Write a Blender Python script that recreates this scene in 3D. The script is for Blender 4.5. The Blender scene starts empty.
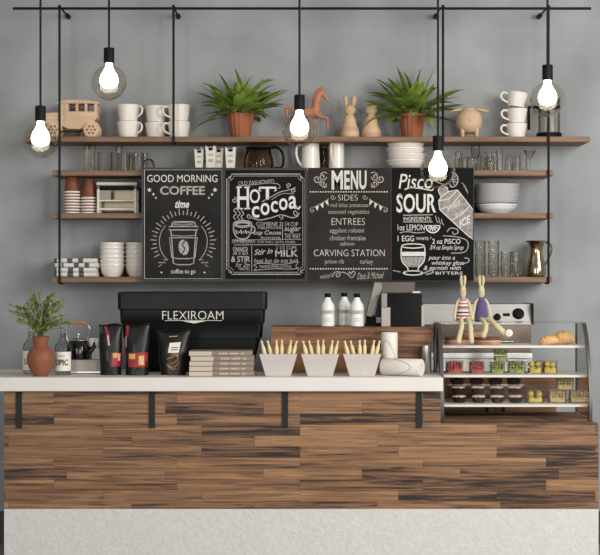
import bpy, math, random
from math import sin, cos, pi, radians as R
from mathutils import Vector as V, Matrix as M4
random.seed(7)
sc = bpy.context.scene
COL = sc.collection
CAMD, CAMZ, FPX = 8.0, 1.4, 1520.0          # camera 8 m from the wall, eye height 1.4 m, 91 mm lens

def S(Y): return (CAMD + Y) / FPX             # metres per photo pixel at depth Y
def PX(px, Y): return (px - 300) * S(Y)
def PZ(py, Y): return CAMZ - (py - 277.5) * S(Y)

# ---------------------------------------------------------------- materials
def lin(h):
    h = h.lstrip('#')
    c = [int(h[i:i + 2], 16) / 255 for i in (0, 2, 4)]
    return tuple(x / 12.92 if x <= .04045 else ((x + .055) / 1.055) ** 2.4 for x in c) + (1,)

MATS = {}
def mat(name, hexc, rough=.5, metal=0, var=.0, scale=8, spec=.5, bump=0, bscale=60, emit=None, coat=0, stretch=None):
    m = bpy.data.materials.new(name); m.use_nodes = True
    nt = m.node_tree; b = nt.nodes['Principled BSDF']
    b.inputs['Base Color'].default_value = lin(hexc)
    b.inputs['Roughness'].default_value = rough
    b.inputs['Metallic'].default_value = metal
    b.inputs['Specular IOR Level'].default_value = spec
    if coat: b.inputs['Coat Weight'].default_value = coat
    tc = nt.nodes.new('ShaderNodeTexCoord')
    if var:
        mp = nt.nodes.new('ShaderNodeMapping')
        nt.links.new(tc.outputs['Object'], mp.inputs['Vector'])
        if stretch: mp.inputs['Scale'].default_value = stretch
        n = nt.nodes.new('ShaderNodeTexNoise'); n.inputs['Scale'].default_value = scale; n.inputs['Detail'].default_value = 5
        nt.links.new(mp.outputs['Vector'], n.inputs['Vector'])
        r = nt.nodes.new('ShaderNodeValToRGB')
        c = lin(hexc)
        r.color_ramp.elements[0].position = .3; r.color_ramp.elements[1].position = .7
        r.color_ramp.elements[0].color = tuple(max(0, x * (1 - var)) for x in c[:3]) + (1,)
        r.color_ramp.elements[1].color = tuple(min(1, x * (1 + var)) for x in c[:3]) + (1,)
        nt.links.new(n.outputs['Fac'], r.inputs['Fac'])
        nt.links.new(r.outputs['Color'], b.inputs['Base Color'])
    if bump:
        n2 = nt.nodes.new('ShaderNodeTexNoise'); n2.inputs['Scale'].default_value = bscale; n2.inputs['Detail'].default_value = 4
        nt.links.new(tc.outputs['Object'], n2.inputs['Vector'])
        bp = nt.nodes.new('ShaderNodeBump'); bp.inputs['Strength'].default_value = bump; bp.inputs['Distance'].default_value = .01
        nt.links.new(n2.outputs['Fac'], bp.inputs['Height']); nt.links.new(bp.outputs['Normal'], b.inputs['Normal'])
    if emit:
        b.inputs['Emission Color'].default_value = lin(emit[0]); b.inputs['Emission Strength'].default_value = emit[1]
    MATS[name] = m
    return m

def glass(name, tint='#ffffff', blend=.25, gain=1.0, rough=.02):
    m = bpy.data.materials.new(name); m.use_nodes = True
    nt = m.node_tree; nt.nodes.remove(nt.nodes['Principled BSDF'])
    out = nt.nodes['Material Output']
    t = nt.nodes.new('ShaderNodeBsdfTransparent'); t.inputs['Color'].default_value = lin(tint)
    g = nt.nodes.new('ShaderNodeBsdfGlossy'); g.inputs['Roughness'].default_value = rough
    lw = nt.nodes.new('ShaderNodeLayerWeight'); lw.inputs['Blend'].default_value = blend
    mul = nt.nodes.new('ShaderNodeMath'); mul.operation = 'MULTIPLY'; mul.inputs[1].default_value = gain
    nt.links.new(lw.outputs['Fresnel'], mul.inputs[0])
    mx = nt.nodes.new('ShaderNodeMixShader')
    nt.links.new(mul.outputs[0], mx.inputs['Fac']); nt.links.new(t.outputs[0], mx.inputs[1]); nt.links.new(g.outputs[0], mx.inputs[2])
    nt.links.new(mx.outputs[0], out.inputs['Surface'])
    MATS[name] = m
    return m

def plank_mat(name, dark, mid, light, row=.05, length=.56, streak=1.0, grain=(1.4, 1.4, 30)):
    m = bpy.data.materials.new(name); m.use_nodes = True
    nt = m.node_tree; b = nt.nodes['Principled BSDF']; L = nt.links.new
    tc = nt.nodes.new('ShaderNodeTexCoord')
    sx = nt.nodes.new('ShaderNodeSeparateXYZ'); L(tc.outputs['Object'], sx.inputs[0])
    ad = nt.nodes.new('ShaderNodeMath'); ad.operation = 'ADD'; L(sx.outputs['Z'], ad.inputs[0]); L(sx.outputs['Y'], ad.inputs[1])
    cb = nt.nodes.new('ShaderNodeCombineXYZ'); L(sx.outputs['X'], cb.inputs['X']); L(ad.outputs[0], cb.inputs['Y'])
    br = nt.nodes.new('ShaderNodeTexBrick')
    br.offset = .37; br.offset_frequency = 3; br.squash = .8; br.squash_frequency = 2
    br.inputs['Color1'].default_value = (0, 0, 0, 1); br.inputs['Color2'].default_value = (1, 1, 1, 1); br.inputs['Mortar'].default_value = (.5, .5, .5, 1)
    br.inputs['Scale'].default_value = 1; br.inputs['Mortar Size'].default_value = .0006; br.inputs['Mortar Smooth'].default_value = .2
    br.inputs['Brick Width'].default_value = length; br.inputs['Row Height'].default_value = row
    L(cb.outputs[0], br.inputs['Vector'])
    rgb = nt.nodes.new('ShaderNodeRGBToBW'); L(br.outputs['Color'], rgb.inputs[0])
    mp = nt.nodes.new('ShaderNodeMapping'); mp.inputs['Scale'].default_value = grain; L(tc.outputs['Object'], mp.inputs['Vector'])
    w = nt.nodes.new('ShaderNodeMath'); w.operation = 'MULTIPLY'; w.inputs[1].default_value = 37; L(rgb.outputs[0], w.inputs[0])
    n1 = nt.nodes.new('ShaderNodeTexNoise'); n1.noise_dimensions = '4D'; n1.inputs['Scale'].default_value = 1.5; n1.inputs['Detail'].default_value = 7; n1.inputs['Roughness'].default_value = .66; n1.inputs['Distortion'].default_value = 1.1
    L(mp.outputs[0], n1.inputs['Vector']); L(w.outputs[0], n1.inputs['W'])
    # streaky grain, a shade per plank
    a = nt.nodes.new('ShaderNodeMath'); a.operation = 'MULTIPLY_ADD'; a.inputs[1].default_value = .2; a.inputs[2].default_value = -.1; L(rgb.outputs[0], a.inputs[0])
    s = nt.nodes.new('ShaderNodeMath'); s.operation = 'ADD'; L(n1.outputs['Fac'], s.inputs[0]); L(a.outputs[0], s.inputs[1])
    r = nt.nodes.new('ShaderNodeValToRGB'); L(s.outputs[0], r.inputs['Fac'])
    e = r.color_ramp.elements
    e[0].position = .37; e[0].color = lin(dark); e[1].position = .66; e[1].color = lin(light)
    x = e.new(.46); x.color = lin(mid)
    x = e.new(.56); x.color = tuple(.5 * (p + q) for p, q in zip(lin(mid), lin(light)))
    mx = nt.nodes.new('ShaderNodeMix'); mx.data_type = 'RGBA'; mx.blend_type = 'MULTIPLY'
    L(br.outputs['Fac'], mx.inputs['Factor']); L(r.outputs['Color'], mx.inputs['A']); mx.inputs['B'].default_value = (.35, .3, .28, 1)
    L(mx.outputs['Result'], b.inputs['Base Color'])
    b.inputs['Roughness'].default_value = .5; b.inputs['Specular IOR Level'].default_value = .3
    bp = nt.nodes.new('ShaderNodeBump'); bp.inputs['Strength'].default_value = .15; bp.inputs['Distance'].default_value = .004
    L(n1.outputs['Fac'], bp.inputs['Height']); L(bp.outputs[0], b.inputs['Normal'])
    MATS[name] = m
    return m

WALL = mat('plaster_grey', '#999b9c', .85, var=.17, scale=2.6, spec=.2, bump=.08, bscale=14)
CEIL = mat('ceiling_white', '#d8d6d2', .9)
FLOORM = mat('floor_concrete', '#8b8781', .6, var=.12, scale=3)
BASEB = mat('baseboard_dark', '#3a3b38', .6)
WOODC = plank_mat('counter_wood', '#2c211b', '#6d4f3a', '#a27a55', grain=(1.3, 1.3, 36))
WOODR = plank_mat('riser_wood', '#4d3323', '#7c553a', '#9b7150', row=.07, length=.9, grain=(1.2, 1.2, 22))
SHELFW = mat('shelf_wood', '#80644f', .55, var=.3, scale=3, stretch=(1.5, 10, 14), spec=.3)
TOPW = mat('top_white', '#ddd7d0', .45, var=.03, scale=6, spec=.4)
PLINTH = mat('plinth_stucco', '#d0cdc9', .8, var=.06, scale=55, spec=.2, bump=.3, bscale=70)
BLACK = mat('black_metal', '#0b0b0b', .6, spec=.25)
BLACKP = mat('black_plastic', '#09090a', .55, spec=.14, bump=.03, bscale=300)
BRACK = mat('bracket_black', '#222220', .6, spec=.25)
CHALKB = mat('chalkboard_black', '#2a2928', .8, var=.35, scale=5, spec=.12)
CHALKD = mat('chalkboard_deep', '#171717', .8, var=.35, scale=5, spec=.12)
CHALKM = mat('chalkboard_brown', '#332d2b', .8, var=.2, scale=5, spec=.12)
FRAMEB = mat('board_frame', '#1c1b1a', .5)
FRAMEG = mat('board_frame_grey', '#3f3e3c', .6)
CRATE = mat('crate_plastic', '#0b0b0c', .42, spec=.22, bump=.03, bscale=300)
CHALK = mat('chalk_white', '#d9d5ce', .9, var=.2, scale=180, spec=.1)
CHALKG = mat('chalk_grey', '#948d88', .9, var=.35, scale=60, spec=.1)
CHALKS = mat('chalk_soft', '#aaa59f', .9, var=.25, scale=150, spec=.1)
CERAM = mat('white_ceramic', '#e6dfd6', .28, spec=.5, coat=.2)
CERAMC = mat('cool_ceramic', '#dfdfe0', .25, spec=.5, coat=.2)
CREAM = mat('cream_enamel', '#d8cdb8', .4)
TERRA = mat('terracotta', '#8c573f', .48, var=.12, scale=14, spec=.25)
TERRAP = mat('terracotta_pot', '#9a5c3f', .65, var=.12, scale=20, spec=.3)
SOIL = mat('soil', '#2a1d14', .95, var=.3, scale=60)
LEAF = mat('fern_leaf', '#7a9440', .38, var=.55, scale=16, spec=.4)
LEAF2 = mat('sprig_leaf', '#95a25c', .6, var=.35, scale=25, spec=.3)
STEM = mat('stem_brown', '#5c5230', .7)
TOYW = mat('toy_wood', '#d3b595', .6, var=.08, scale=6, stretch=(1, 1, 12), spec=.3)
TOYD = mat('toy_wood_dark', '#6d513a', .7)
HORSE = mat('horse_wood', '#ab7455', .5, var=.18, scale=9, stretch=(2, 2, 9), spec=.35)
FIGW = mat('figurine_wood', '#cdb08c', .5, var=.08, scale=8, spec=.35)
FIGP = mat('figurine_pink', '#c49a83', .55)
PAPERC = mat('cup_brown', '#77421f', .6, var=.2, scale=20, stretch=(1, 1, 6))
PAPERW = mat('paper_white', '#e3ddd3', .7)
INK = mat('ink_black', '#1b1a19', .6)
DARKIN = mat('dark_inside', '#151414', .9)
STEEL = mat('steel', '#c6c4c0', .28, metal=1)
STEELB = mat('steel_brushed', '#cfcdca', .35, metal=.85, var=.06, scale=4, stretch=(1, 1, 40))
JUGM = mat('jug_metal', '#a5937a', .16, metal=1)
OLIVE = mat('olive_steel', '#77705c', .35, metal=.7)
CLOTHW = mat('towel_white', '#dbd7d0', .9, bump=.2, bscale=250)
CLOTHG = mat('towel_grey', '#57585a', .9, bump=.2, bscale=250)
BAGM = mat('bag_foil', '#121312', .38, spec=.35, var=.2, scale=9)
BAGR = mat('bag_red', '#98202b', .5)
BAGG = mat('bag_green', '#1d4a33', .5)
BAGY = mat('bag_yellow', '#c9a84a', .5)
BAGPK = mat('bag_pale_pink', '#d9a6a0', .5)
GOLD = mat('gold_print', '#b98b4e', .4, metal=.3)
BOOKC = mat('book_cream', '#c2b6a3', .7)
BOOKB = mat('book_taupe', '#8b7c6f', .7, var=.1, scale=20)
PAGES = mat('book_pages', '#d9cfbe', .85)
PLANTER = mat('planter_stone', '#c1bbb5', .7, var=.05, scale=20, bump=.1, bscale=80)
PEG = mat('peg_wood', '#dccb9c', .6, var=.08, scale=30)
ROLLP = mat('roll_paper', '#ddd7ce', .6, var=.05, scale=10)
ROLLL = mat('roll_line', '#a39d93', .7)
BOTW = mat('bottle_white', '#e2e0dd', .35)
TAUPE = mat('pos_grey', '#87807a', .45, metal=.3)
SCREEN = mat('pos_screen', '#0c0c0d', .2)
OVEN = mat('oven_brown', '#6f6358', .35, metal=.4)
CASEM = mat('case_frame', '#5b5856', .35, metal=.7)
CASEW = mat('case_shelf', '#ded8ce', .4)
DOLLS = mat('doll_linen', '#cbbf98', .9, bump=.15, bscale=200)
DOLLP = mat('doll_purple', '#5c4b7a', .9, bump=.2, bscale=200, var=.12, scale=60)
CHOCO = mat('cupcake_case', '#2e1d17', .7, spec=.2)
CRUMB = mat('cupcake_crumb', '#e6c6b8', .8, var=.25, scale=80)
CHOCT = mat('cupcake_chocolate', '#20140f', .5)
CAKEP = mat('cake_pink', '#b98670', .7, var=.15, scale=20)
CAKEB = mat('cake_brown', '#7a4b36', .7)
CAKEC = mat('cake_cream', '#dcc3a7', .6)
PASTRY = mat('pastry', '#d7ab6c', .55, var=.25, scale=22)
PASTRYR = mat('pastry_filling', '#cf9a7d', .6)
REDF = mat('red_filling', '#a84b49', .45, var=.25, scale=40)
GREENF = mat('green_filling', '#8a9653', .5, var=.4, scale=60)
YELF = mat('yellow_filling', '#c6b054', .45, var=.2, scale=40)
BEIF = mat('beige_filling', '#bda878', .55, var=.3, scale=60)
BULB = mat('bulb_lit', '#ffffff', .4, emit=('#fffaf2', 7.0))
BULBW = mat('bulb_collar', '#e6e2dc', .3)
KETB = mat('kettle_black', '#0f0d0d', .18, coat=.3)
HANDW = mat('handle_wood', '#a27c50', .5)
PORTG = mat('machine_beige', '#aaa197', .5, var=.04, scale=10)
WHITEB = mat('white_card', '#cfcac2', .6)
STRIPES = {}
def stripe_mat():
    m = bpy.data.materials.new('doll_stripes'); m.use_nodes = True
    nt = m.node_tree; b = nt.nodes['Principled BSDF']; b.inputs['Roughness'].default_value = .9
    tc = nt.nodes.new('ShaderNodeTexCoord'); sx = nt.nodes.new('ShaderNodeSeparateXYZ'); nt.links.new(tc.outputs['Object'], sx.inputs[0])
    mu = nt.nodes.new('ShaderNodeMath'); mu.operation = 'MULTIPLY'; mu.inputs[1].default_value = 1 / .118; nt.links.new(sx.outputs['Z'], mu.inputs[0])
    r = nt.nodes.new('ShaderNodeValToRGB'); r.color_ramp.interpolation = 'CONSTANT'
    cols = ['#e3dccf', '#6d5a6c', '#e3dccf', '#a8402f', '#d8cfc6', '#4a4450', '#e3dccf', '#9a95a8', '#b14a35', '#e3dccf', '#c9653f', '#d9d2cc', '#8a7f95', '#a9a2b0']
    e = r.color_ramp.elements; e[0].position = 0; e[0].color = lin(cols[0]); e[1].position = .07; e[1].color = lin(cols[1])
    for i, c in enumerate(cols[2:], 2):
        q = e.new(i * .07); q.color = lin(c)
    nt.links.new(mu.outputs[0], r.inputs['Fac']); nt.links.new(r.outputs['Color'], b.inputs['Base Color'])
    return m
DOLLST = stripe_mat()
GLASS = glass('clear_glass', '#fbfbfa', .10, .7)
GLASSE = glass('drinking_glass', '#f8f7f4', .2, .8)
GLASSG = glass('globe_glass', '#f5f0e8', .16, .45)
GLASST = glass('smoked_glass', '#e4dcd1', .2, .7)
GLASSP = glass('pane_glass', '#fdfdfc', .09, 1.2)
GLASSB = glass('bottle_glass', '#f3f5f3', .16, .7)

# ---------------------------------------------------------------- mesh builder
def cr(pts, n=6, closed=False):
    pts = [V(p) for p in pts]; out = []
    k = len(pts); rng = range(k) if closed else range(k - 1)
    for i in rng:
        g = (lambda j: pts[j % k]) if closed else (lambda j: pts[max(0, min(k - 1, j))])
        a, b, c, d = g(i - 1), g(i), g(i + 1), g(i + 2)
        for s in range(n):
            t = s / n
            out.append(.5 * ((2 * b) + (c - a) * t + (2 * a - 5 * b + 4 * c - d) * t * t + (3 * b - a - 3 * c + d) * t ** 3))
    if not closed: out.append(pts[-1])
    return out

class MB:
    def __init__(s): s.v = []; s.f = []; s.m = []; s.cur = 0
    def add(s, vs, fs, mx=None):
        o = len(s.v)
        s.v += [tuple(mx @ V(p)) if mx else tuple(p) for p in vs]
        s.f += [tuple(i + o for i in f) for f in fs]; s.m += [s.cur] * len(fs)
        return s
    def box(s, x0, x1, y0, y1, z0, z1, mx=None):
        vs = [(x, y, z) for z in (z0, z1) for y in (y0, y1) for x in (x0, x1)]
        return s.add(vs, [(0, 2, 3, 1), (4, 5, 7, 6), (0, 1, 5, 4), (2, 6, 7, 3), (0, 4, 6, 2), (1, 3, 7, 5)], mx)
    def cbox(s, c, d, mx=None):
        return s.box(c[0] - d[0] / 2, c[0] + d[0] / 2, c[1] - d[1] / 2, c[1] + d[1] / 2, c[2] - d[2] / 2, c[2] + d[2] / 2, mx)
    def lathe(s, prof, n=28, mx=None, flute=None, cap=True):
        vs = []; fs = []
        for (r, z) in prof:
            for i in range(n):
                a = 2 * pi * i / n
                rr = r * (1 + (flute(a) if flute else 0))
                vs.append((rr * cos(a), rr * sin(a), z))
        for j in range(len(prof) - 1):
            for i in range(n):
                k = (i + 1) % n
                fs.append((j * n + i, j * n + k, (j + 1) * n + k, (j + 1) * n + i))
        if cap:
            if prof[0][0] > 1e-5: fs.append(tuple(range(n))[::-1])
            if prof[-1][0] > 1e-5: fs.append(tuple((len(prof) - 1) * n + i for i in range(n)))
        return s.add(vs, fs, mx)
    def tube(s, pts, r, n=8, closed=False, mx=None, flat=1.0):
        pts = [V(p) for p in pts]; k = len(pts)
        rs = r if isinstance(r, (list, tuple)) else [r] * k
        vs = []; fs = []
        prev = None
        for i, p in enumerate(pts):
            if closed: t = pts[(i + 1) % k] - pts[i - 1]
            else: t = pts[min(k - 1, i + 1)] - pts[max(0, i - 1)]
            t = t.normalized() if t.length > 1e-9 else V((0, 0, 1))
            if prev is None:
                up = V((0, 1, 0)) if abs(t.y) < .9 else V((1, 0, 0))
                u = (up - t * up.dot(t)).normalized()
            else:
                u = prev - t * prev.dot(t)
                u = u.normalized() if u.length > 1e-9 else prev
            prev = u; w = t.cross(u)
            for j in range(n):
                a = 2 * pi * j / n
                vs.append(p + u * (rs[i] * flat * cos(a)) + w * (rs[i] * sin(a)))
        for i in range(k if closed else k - 1):
            i2 = (i + 1) % k
            for j in range(n):
                j2 = (j + 1) % n
                fs.append((i * n + j, i * n + j2, i2 * n + j2, i2 * n + j))
        if not closed:
            fs.append(tuple(range(n))[::-1]); fs.append(tuple((k - 1) * n + j for j in range(n)))
        return s.add(vs, fs, mx)
    def ball(s, c, r, n=16, m=10, mx=None):
        if not isinstance(r, (list, tuple)): r = (r, r, r)
        vs = [(c[0], c[1], c[2] - r[2])]; fs = []
        for j in range(1, m):
            t = pi * j / m
            for i in range(n):
                a = 2 * pi * i / n
                vs.append((c[0] + r[0] * sin(t) * cos(a), c[1] + r[1] * sin(t) * sin(a), c[2] - r[2] * cos(t)))
        vs.append((c[0], c[1], c[2] + r[2])); top = len(vs) - 1
        for i in range(n):
            k = (i + 1) % n
            fs.append((0, 1 + k, 1 + i))
            for j in range(m - 2):
                fs.append((1 + j * n + i, 1 + j * n + k, 1 + (j + 1) * n + k, 1 + (j + 1) * n + i))
            fs.append((top, 1 + (m - 2) * n + i, 1 + (m - 2) * n + k))
        return s.add(vs, fs, mx)
    def prism(s, poly, y0, y1, mx=None):
        """outline in x,z extruded along y (y0 nearest the camera)"""
        n = len(poly)
        vs = [(p[0], y0, p[1]) for p in poly] + [(p[0], y1, p[1]) for p in poly]
        fs = [tuple(range(n)), tuple(range(n, 2 * n))[::-1]] + [(i, i + n, (i + 1) % n + n, (i + 1) % n) for i in range(n)]
        return s.add(vs, fs, mx)
    def loft(s, rings, rc=.01, n=4, mx=None, c=(0, 0)):
        """rounded rectangles (z, half x, half y) stacked"""
        vs = []; fs = []; q = 4 * (n + 1)
        for (z, hx, hy) in rings:
            r = min(rc, hx * .99, hy * .99)
            for k, (sx, sy) in enumerate(((1, 1), (-1, 1), (-1, -1), (1, -1))):
                for i in range(n + 1):
                    a = pi / 2 * (k + i / n)
                    vs.append((c[0] + sx * (hx - r) + r * cos(a), c[1] + sy * (hy - r) + r * sin(a), z))
        for j in range(len(rings) - 1):
            for i in range(q):
                k = (i + 1) % q
                fs.append((j * q + i, j * q + k, (j + 1) * q + k, (j + 1) * q + i))
        fs.append(tuple(range(q))[::-1]); fs.append(tuple((len(rings) - 1) * q + i for i in range(q)))
        return s.add(vs, fs, mx)
    def grid(s, fn, nu, nv, mx=None):
        vs = [fn(i / nu, j / nv) for j in range(nv + 1) for i in range(nu + 1)]
        fs = [(j * (nu + 1) + i, j * (nu + 1) + i + 1, (j + 1) * (nu + 1) + i + 1, (j + 1) * (nu + 1) + i) for j in range(nv) for i in range(nu)]
        return s.add(vs, fs, mx)
    def build(s, name, m, parent=None, loc=(0, 0, 0), smooth=40, bevel=0, mods=None):
        me = bpy.data.meshes.new(name)
        me.from_pydata(s.v, [], s.f); me.validate()
        for q in (m if isinstance(m, (list, tuple)) else [m]): me.materials.append(q)
        if len(me.materials) > 1 and len(me.polygons) == len(s.m):
            me.polygons.foreach_set('material_index', s.m)
        if smooth:
            me.shade_smooth(); me.set_sharp_from_angle(angle=R(smooth))
        me.update()
        o = bpy.data.objects.new(name, me); COL.objects.link(o)
        o.location = loc
        if parent: o.parent = parent
        if bevel:
            b = o.modifiers.new('bevel', 'BEVEL'); b.width = bevel; b.segments = 2; b.limit_method = 'ANGLE'; b.angle_limit = R(40)
        for md in (mods or []):
            if md[0] == 'remesh':
                r = o.modifiers.new('remesh', 'REMESH'); r.mode = 'VOXEL'; r.voxel_size = md[1]; r.use_smooth_shade = True
                sm = o.modifiers.new('smooth', 'SMOOTH'); sm.iterations = md[2]; sm.factor = .5
            if md[0] == 'subsurf':
                r = o.modifiers.new('subsurf', 'SUBSURF'); r.levels = md[1]; r.render_levels = md[1]
        return o

def tag(o, label, cat, group=None, kind=None):
    if label: o['label'] = label
    if cat: o['category'] = cat
    if group: o['group'] = group
    if kind: o['kind'] = kind
    return o
def thing(name, label, cat, loc, rz=0, group=None):
    o = bpy.data.objects.new(name, None); o.empty_display_size = .05; COL.objects.link(o)
    o.location = loc; o.rotation_euler = (0, 0, rz)
    return tag(o, label, cat, group)
def dup(o, loc, label, rot=None, group=None, scale=None):
    def rec(a, par):
        c = a.copy(); COL.objects.link(c)
        if par: c.parent = par
        for ch in [x for x in list(COL.objects) if x.parent == a]: rec(ch, c)
        return c
    c = rec(o, None); c.location = loc; c['label'] = label
    if rot is not None: c.rotation_euler = rot
    if group: c['group'] = group
    if scale: c.scale = scale
    return c
def struct(o): o['kind'] = 'structure'; return o

def text_geo(txt, bold=0.0):
    cu = bpy.data.curves.new('t', 'FONT'); cu.body = txt; cu.size = 1; cu.offset = bold; cu.resolution_u = 3
    ob = bpy.data.objects.new('t', cu); COL.objects.link(ob)
    bpy.context.view_layer.update()
    me = ob.evaluated_get(bpy.context.evaluated_depsgraph_get()).to_mesh()
    vs = [tuple(v.co) for v in me.vertices]; fs = [tuple(p.vertices) for p in me.polygons]
    bpy.data.objects.remove(ob); bpy.data.curves.remove(cu)
    return vs, fs
TCACHE = {}
def text_at(mb, txt, x0, x1, z0, z1, y, bold=0.0, shear=0.0, rot=0.0, arc=0.0):
    """letters filling x0..x1 wide, z0..z1 tall on the plane y, facing -y"""
    k = (txt, bold)
    if k not in TCACHE: TCACHE[k] = text_geo(txt, bold)
    vs, fs = TCACHE[k]
    ax = min(v[0] for v in vs); bx = max(v[0] for v in vs); az = min(v[1] for v in vs); bz = max(v[1] for v in vs)
    out = []
    for v in vs:
        u = (v[0] - ax) / (bx - ax); w = (v[1] - az) / (bz - az)
        h = z1 - z0
        x = x0 + u * (x1 - x0) + shear * (w - .5) * h; z = z0 + w * h + rot * (u - .5) * (x1 - x0) + arc * (1 - (2 * u - 1) ** 2)
        out.append((x, y, z))
    mb.add(out, fs)
def ribbon(mb, pts, w, y, closed=False):
    """flat stroke in the x,z plane"""
    pts = [V((p[0], p[1])) for p in pts]; n = len(pts)
    ws = w if isinstance(w, (list, tuple)) else [w] * n
    vs = []
    for i in range(n):
        t = (pts[(i + 1) % n] - pts[i - 1]) if closed else (pts[min(n - 1, i + 1)] - pts[max(0, i - 1)])
        t = t.normalized() if t.length > 1e-12 else V((1, 0)); nn = V((-t.y, t.x)) * ws[i] / 2
        a = pts[i] + nn; b = pts[i] - nn
        vs += [(a.x, y, a.y), (b.x, y, b.y)]
    fs = [(2 * i, 2 * i + 1, 2 * ((i + 1) % n) + 1, 2 * ((i + 1) % n)) for i in range(n if closed else n - 1)]
    mb.add(vs, fs)
ORD = ['first', 'second', 'third', 'fourth', 'fifth', 'sixth', 'seventh', 'eighth', 'ninth', 'tenth', 'eleventh', 'twelfth']

# ---------------------------------------------------------------- the room
struct(MB().box(-4.5, 4.5, 0, .12, 0, 3.4).build('wall_back', WALL, smooth=0))
struct(MB().box(-4.5, 4.5, -9, 0, -.1, 0).build('floor', FLOORM, smooth=0))
struct(MB().box(-4.5, 4.5, -3.2, 0, 3.4, 3.5).build('ceiling', CEIL, smooth=0))
struct(MB().box(-4.5, 4.5, -.018, 0, 0, .17).build('baseboard_back', BASEB, smooth=0))

# ---------------------------------------------------------------- shelves and their hanger
SD = .25
SF = -SD
def zf(py): return PZ(py, SF)
Z1, Z2, Z3, Z4 = zf(136.5), zf(170.3), zf(213), zf(277)
def shelf(x0, x1, zt, th, label):
    o = MB().box(PX(x0, SF), PX(x1, SF), SF, -.001, -th, 0).build('wall_shelf', SHELFW, loc=(0, 0, zt), smooth=0, bevel=.002)
    tag(o, label, 'shelf', 'wooden wall shelves')
TH = .027
shelf(24, 590, Z1, TH, 'longest brown wooden shelf, the top one carrying ferns and toys')
shelf(52, 553.5, Z2, TH, 'brown wooden shelf just above the chalkboards, holding glasses and pitchers')
shelf(52, 553, Z3, TH, 'brown wooden shelf behind the chalkboards with paper cups and plates')
shelf(52, 552.5, Z4, TH, 'lowest brown wooden shelf holding towels, bowls and the metal jug')
RY = SF - .007
h = thing('shelf_hanger', 'black metal rail with thin rods hanging the wooden shelves', 'rail', (0, RY, PZ(8.5, RY)))
zr = PZ(8.5, RY)
MB().tube([(PX(13, RY), 0, 0), (PX(591, RY), 0, 0)], .0068, 10).build('rail', BLACK, h)
for px, py in ((59.5, 282.6), (173.5, 143.6), (443, 143.6), (548.5, 282.6)):
    x = PX(px, RY)
    zb = (Z4 if py > 200 else Z1) - TH - .0055 - zr
    mb = MB().tube([(x, 0, .012), (x, 0, zb)], .0062, 8)
    mb.tube([(x, 0, zb), (x, .10, zb)], .0052, 8)
    mb.ball((x, 0, .01), .009)
    mb.build('rod', BLACK, h)
for px in (61, 174.5, 440, 546.5):
    x = PX(px, RY)
    MB().tube([(x, 0, 0), (x, -RY - .03, 0)], .005, 8).tube([(x, -RY - .055, 0), (x, -RY - .001, 0)], .0125, 12).build('wall_standoff', BLACK, h)

# ---------------------------------------------------------------- pendant lamps
PY = -.75
def pendant(px, ptop, name_label):
    x = PX(px, PY); zt = PZ(ptop, PY); s = S(PY)
    p = thing('pendant_lamp', name_label, 'lamp', (x, PY, zt), group='black pendant lamps with clear globes')
    up = 3.4 - zt
    MB().tube([(0, 0, -.002), (0, 0, up - .02)], .0052, 8).build('cord', BLACK, p)
    MB().lathe([(.05, up - .03), (.052, up - .025), (.052, up - .001)], 24).build('ceiling_cup', BLACK, p)
    MB().lathe([(.012, .004), (.024, .002), (.0255, -.002), (.0255, -.068), (.021, -.0705)], 24).build('socket', BLACK, p)
    sp = [(0.0165, -.0706), (.0175, -.082), (.0195, -.092), (.027, -.108), (.0375, -.124), (.0440, -.143), (.0445, -.158), (.040, -.173), (.030, -.184), (.015, -.1905), (0, -.192)]
    MB().lathe(sp, 28).build('bulb', BULB, p)
    r = .085; cz = -.072 - r * .93 - .012
    prof = [(.0255, -.0685)]
    for i in range(19):
        t = R(18) + (pi - R(18)) * i / 18
        prof.append((r * sin(t), cz + r * cos(t)))
    prof[-1] = (0, prof[-1][1])
    MB().lathe(prof, 40, cap=False).build('globe', GLASSG, p)
    MB().lathe([(.041, -.173), (.0425, -.19), (.036, -.205), (.018, -.213), (0, -.214)], 24, cap=False).build('bulb_cap', FROST, p)
    return p
FROST = mat('frosted_glass', '#eeeae4', .3); FROST.node_tree.nodes['Principled BSDF'].inputs['Alpha'].default_value = .16
pendant(40.5, 106.5, 'lit pendant lamp hanging lowest on the left, beside the toy car')
pendant(109, 48.5, 'lit pendant lamp hanging above the first stack of white mugs')
pendant(299.5, 95.5, 'lit pendant lamp in the middle, in front of the wooden horse')
pendant(438, 136.5, 'lit pendant lamp hanging lowest, in front of the cocktail chalkboard')
pendant(547.5, 65.5, 'lit pendant lamp on the right, in front of the french press')

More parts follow.
